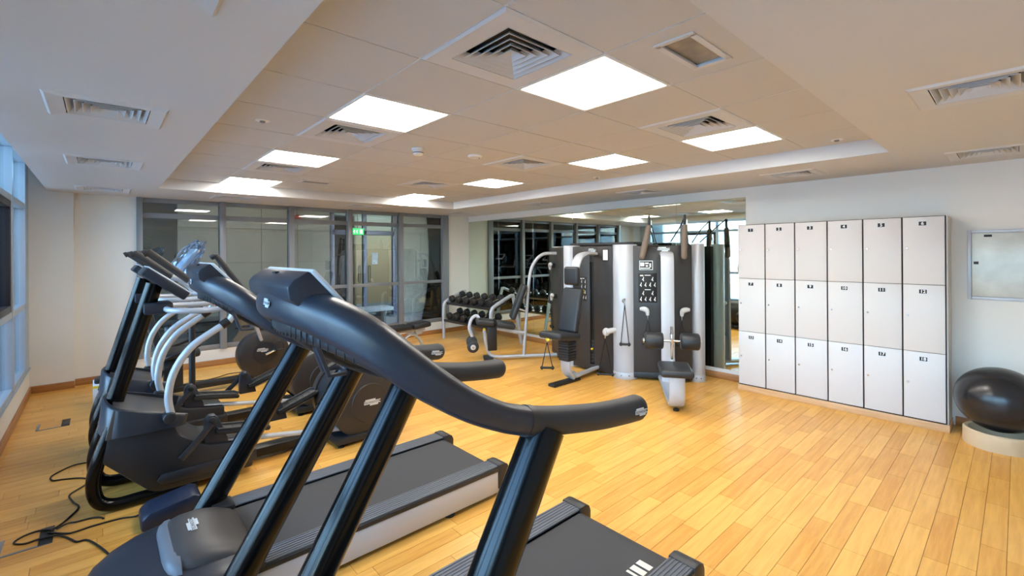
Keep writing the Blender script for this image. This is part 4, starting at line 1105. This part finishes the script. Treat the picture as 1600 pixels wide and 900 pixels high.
# station B: low seat with foam rollers
def pB3(u, s, z): return cB + nB * u + tB * s + UP * z
bm = B(); loft(bm, rings_along(curve([pB3(-.02, .05, 1.60), pB3(.14, .05, 1.60), pB3(.22, .05, 1.57), pB3(.25, .05, 1.48), pB3(.255, .05, 1.2), pB3(.26, .05, .6), pB3(.265, .05, .07)], 6), (.15, .05), 14, 5, upv=tuple(nB + UP * .01))); obj('arch_column', bm, M.silverdull, t, smooth=50)
bm = B(); loft(bm, rings_along(curve([pB3(0, .03, .055), pB3(.5, .04, .05), pB3(.95, .05, .05), pB3(1.10, .05, .075), pB3(1.17, .05, .16), pB3(1.18, .05, .3), pB3(1.18, .05, .40)], 6), (.15, .05), 14, 5, upv=tuple(-nB + UP * 1.2))); obj('seat_foot', bm, M.silver, t, smooth=50)
bm = B(); rot = Matrix((nB, tB, nB.cross(tB))).transposed()
box(bm, pB3(1.02, .05, .405), (.46, .32, .075), .032, rot, 4); obj('seat', bm, M.vinyl, t, smooth=50)
bm = B(); cyl(bm, pB3(.72, .05, .05), pB3(.72, .05, .80), .016, 12); obj('chrome_post', bm, M.steel, t)
bm = B(); cyl(bm, pB3(.72, .05, .36), pB3(.72, .05, .44), .03, 14, .004); obj('post_collar', bm, M.silver, t)
bm = B(); cyl(bm, pB3(.66, -.24, .63), pB3(.66, .36, .63), .014, 12); ax = obj('roller_axle', bm, M.steel, t)
bm = B(); box(bm, pB3(.69, .05, .66), (.09, .03, .12), .008, rot); obj('roller_bracket', bm, M.steel, t)
for s in (-.135, .245):
    bm = B(); cyl(bm, pB3(.66, s - .1, .63), pB3(.66, s + .1, .63), .092, 28, .02); obj('foam_roller', bm, M.vinyl, t, smooth=50)
bm = B(); lathe(bm, [(.03, 0), (.03, .01), (.012, .02), (0, .02)], pB3(.66, -.24, .63), 14, tuple(-tB)); obj('axle_cap', bm, M.steel, t)
bm = B(); bx(bm, 0, .01, 0, .01, 0, .01); bm.free()
for s in (1.08, .2):
    bm = B(); lathe(bm, [(.03, 0), (.03, .02), (.014, .028), (0, .028)], pB3(s, .05, 0), 14); obj('rubber_foot', bm, M.black, t)
# pull-down pads hanging from the lever on the tower top
for s, dx in ((-.15, -.065), (.265, -.01)):
    top_ = pB3(.12, s, 2.06)
    bm = B(); tube(bm, [cB - nB * .2 + tB * s * .5 + UP * (TZ + .05), pB3(-.02, s * .9, 1.95), top_ + UP * .01], .008, 8, 4); obj('pull_down_lever', bm, M.black, t)
    bm = B(); box(bm, top_ - UP * .05, (.025, .03, .12), .006, rot); obj('pad_clip', bm, M.black, t)
    bm = B(); p0, p1 = top_ - UP * .11, top_ + tB * dx * 1.4 + nB * .03 - UP * .53
    cv = [p0 + (p1 - p0) * q for q in (0, .05, .5, .93, .98, 1)]
    loft(bm, rings_along(cv, [(.05, .05), (.066, .066), (.076, .076), (.074, .074), (.055, .055), (.02, .02)], 16, upv=tuple(nB))); obj('arm_pad', bm, M.tan, t, smooth=60)
    strap(top_ - UP * .10 + tB * .025, tB, .26, .13 if s < 0 else .03)

# station C: leg bench beside the dumbbell rack
def pC3(u, s, z): return cC + nC * u + (-tC) * s + UP * z
rot = Matrix((nC, -tC, nC.cross(-tC))).transposed()
bm = B(); tube(bm, [pC3(.0, 0, .05), pC3(.6, 0, .05), pC3(.92, 0, .05), pC3(1.04, 0, .10), pC3(1.09, 0, .24), pC3(1.12, 0, .46)], .026, 12, 6); obj('base_tube', bm, M.silver, t)
bm = B(); tube(bm, [pC3(.52, 0, .06), pC3(.47, 0, .7), pC3(.42, 0, 1.25), pC3(.34, 0, 1.48), pC3(.2, 0, 1.60), pC3(.0, 0, 1.61)], .024, 12, 6); obj('back_tube', bm, M.silver, t)
bm = B(); tube(bm, [pC3(.5, 0, .40), pC3(.95, 0, .49)], .024, 10); obj('seat_tube', bm, M.silver, t)
for nm, u0, u1, z0, z1, w in (('seat', .66, .94, .51, .56, .30), ('leg_pad', .97, 1.24, .565, .60, .28)):
    a, b = pC3(u0, 0, z0), pC3(u1, 0, z1); d = (b - a).normalized(); sd = -tC; up_ = d.cross(sd)
    bm = B(); box(bm, (a + b) / 2, ((b - a).length, w, .085), .03, Matrix((d, sd, up_)).transposed(), 4); obj(nm, bm, M.vinyl, t, smooth=50)
a, b = pC3(.70, 0, .62), pC3(.50, 0, 1.14); d = (b - a).normalized(); sd = -tC
bm = B(); box(bm, (a + b) / 2, ((b - a).length, .28, .08), .035, Matrix((d, sd, d.cross(sd))).transposed(), 4); obj('backrest', bm, M.vinyl, t, smooth=50)
bm = B(); tube(bm, [a - nC * .05 + UP * .05, b - nC * .05 - UP * .05], .014, 8); obj('backrest_rail', bm, M.steel, t)
bm = B(); tube(bm, [pC3(.46, 0, .72), pC3(.62, 0, .78)], .014, 8); obj('backrest_strut', bm, M.silver, t)
bm = B(); tube(bm, [pC3(1.17, .1, .56), pC3(1.22, .12, .66), pC3(1.30, .12, .62), pC3(1.34, .12, .48), pC3(1.30, .12, .36), pC3(1.30, .12, .26)], .02, 10, 5, flat=(.03, .05)); obj('leg_lever', bm, M.silverdull, t)
bm = B(); cyl(bm, pC3(1.30, -.30, .26), pC3(1.30, .24, .26), .012, 10); obj('lever_axle', bm, M.steel, t)
for s in (-.20, .16):
    bm = B(); cyl(bm, pC3(1.30, s - .07, .26), pC3(1.30, s + .07, .26), .085, 24, .018); fr = obj('foam_roller', bm, M.vinyl, t, smooth=50)
    bm = B(); e = .075 if s > 0 else -.075; cyl(bm, pC3(1.30, s + e * .92, .26), pC3(1.30, s + e * 1.12, .26), .038, 18, .004); obj('roller_cap', bm, M.handle, fr)
    bm = B(); cyl(bm, pC3(1.30, -.29, .26), pC3(1.30, -.275, .26), .02, 12); obj('axle_cap', bm, M.handle, fr)
bm = B(); lathe(bm, [(.018, 0), (.022, .012), (.018, .026), (0, .03)], pC3(1.12, 0, .46), 14); obj('knob', bm, M.yellow, t)
bm = B(); box(bm, pC3(1.0, 0, .33), (.14, .07, .36), .012, rot); obj('lever_post', bm, M.black, t)
bm = B(); box(bm, pC3(1.06, 0, .03), (.14, .32, .05), .014, rot); obj('floor_foot', bm, M.black, t)
h = outlet(cC + UP * .95, nC, -tC, 1); strap(h, tC, .4, .1)
h = outlet(cC - tC * .1 + UP * 1.42, nC, -tC, 1); strap(h, tC, .5, .12)

# ------------------------------------------------------------------ floor boxes and cords
def floor_box(x0, x1, y0, y1, label):
    t = thing('floor_box', label, 'floor socket', ((x0 + x1) / 2, (y0 + y1) / 2, 0))
    bm = B(); bx(bm, x0, x1, y0, y1, 0, .0015); obj('lid', bm, M.plank, t, smooth=0)
    bm = B(); bx(bm, x0 - .008, x1, y0 - .01, y0 + .008, 0, .004, .001); bx(bm, x0 - .01, x0 + .012, y0, y0 + (y1 - y0) * .95, 0, .004, .001); obj('lid_edge', bm, M.alu, t)
    bm = B(); bx(bm, x1 - .055, x1 + .004, y0 - .008, y1, 0, .006, .002); obj('cable_flap', bm, M.bodydark, t)
floor_box(-.44, -.225, 6.10, 6.33, 'flush floor socket lid with dark edges near the white pillar')
floor_box(-.42, -.21, 3.675, 3.885, 'flush floor socket with cords plugged in, beside the second treadmill hood')
def cord(label, pts, r=.0055):
    bm = B(); tube(bm, [(p[0], p[1], p[2] if len(p) > 2 else r) for p in pts], r, 8, 4)
    o = obj('extension_cord', bm, M.cord, smooth=60, origin=(pts[0][0], pts[0][1], 0)); setp(o, label, 'cord', 'black power cords on the floor')
cord('black cord snaking from the nearer cross trainer to the floor socket', [(.06, 4.78, .012), (-.028, 4.86), (-.084, 4.885), (-.156, 4.893), (-.224, 4.829), (-.271, 4.752), (-.259, 4.665), (-.199, 4.634), (-.113, 4.58), (-.061, 4.494), (-.083, 4.416), (-.131, 4.353), (-.16, 4.29), (-.137, 4.162), (-.107, 4.052), (-.142, 3.949), (-.178, 3.873), (-.222, 3.80, .012)])
cord('black cord from the navy power box to the floor socket', [(.2, 3.63, .04), (.16, 3.67, .006), (.10, 3.70), (.05, 3.71), (-.04, 3.715), (-.08, 3.71), (-.129, 3.708), (-.161, 3.73), (-.23, 3.79, .012)])
cord('black cord looping left of the floor socket towards the motor hood', [(-.225, 3.815, .014), (-.274, 3.859, .009), (-.326, 3.857), (-.362, 3.82), (-.36, 3.78), (-.316, 3.746), (-.266, 3.738, .012), (-.201, 3.725, .012), (-.16, 3.688), (-.131, 3.629), (-.103, 3.572), (-.052, 3.541), (.03, 3.3), (.05, 3.12)])
cord('black cord making a short bow beside the motor hood', [(-.195, 3.79, .02), (-.15, 3.83, .016), (-.11, 3.84), (-.053, 3.835), (-.02, 3.82), (.0, 3.80), (.01, 3.775)])
t = thing('power_box', 'navy plastic power box on the floor beside the second treadmill hood', 'power box', (.33, 3.52, 0))
bm = B(); prism(bm, [(.17, 0), (.17, .07), (.21, .105), (.43, .14), (.47, .12), (.47, 0)], XZ, 3.42, 3.63, .02); obj('case', bm, M.navy, t)
bm = B(); cyl(bm, (.19, 3.60, .04), (.19, 3.645, .04), .012, 10); obj('cable_gland', bm, M.black, t)
cord('thin black cord lying on the floor by the recumbent bike', [(.85, 7.15), (1.0, 7.05), (1.15, 7.1), (1.3, 7.2), (1.5, 7.15), (1.7, 7.0), (1.78, 6.9)], .005)
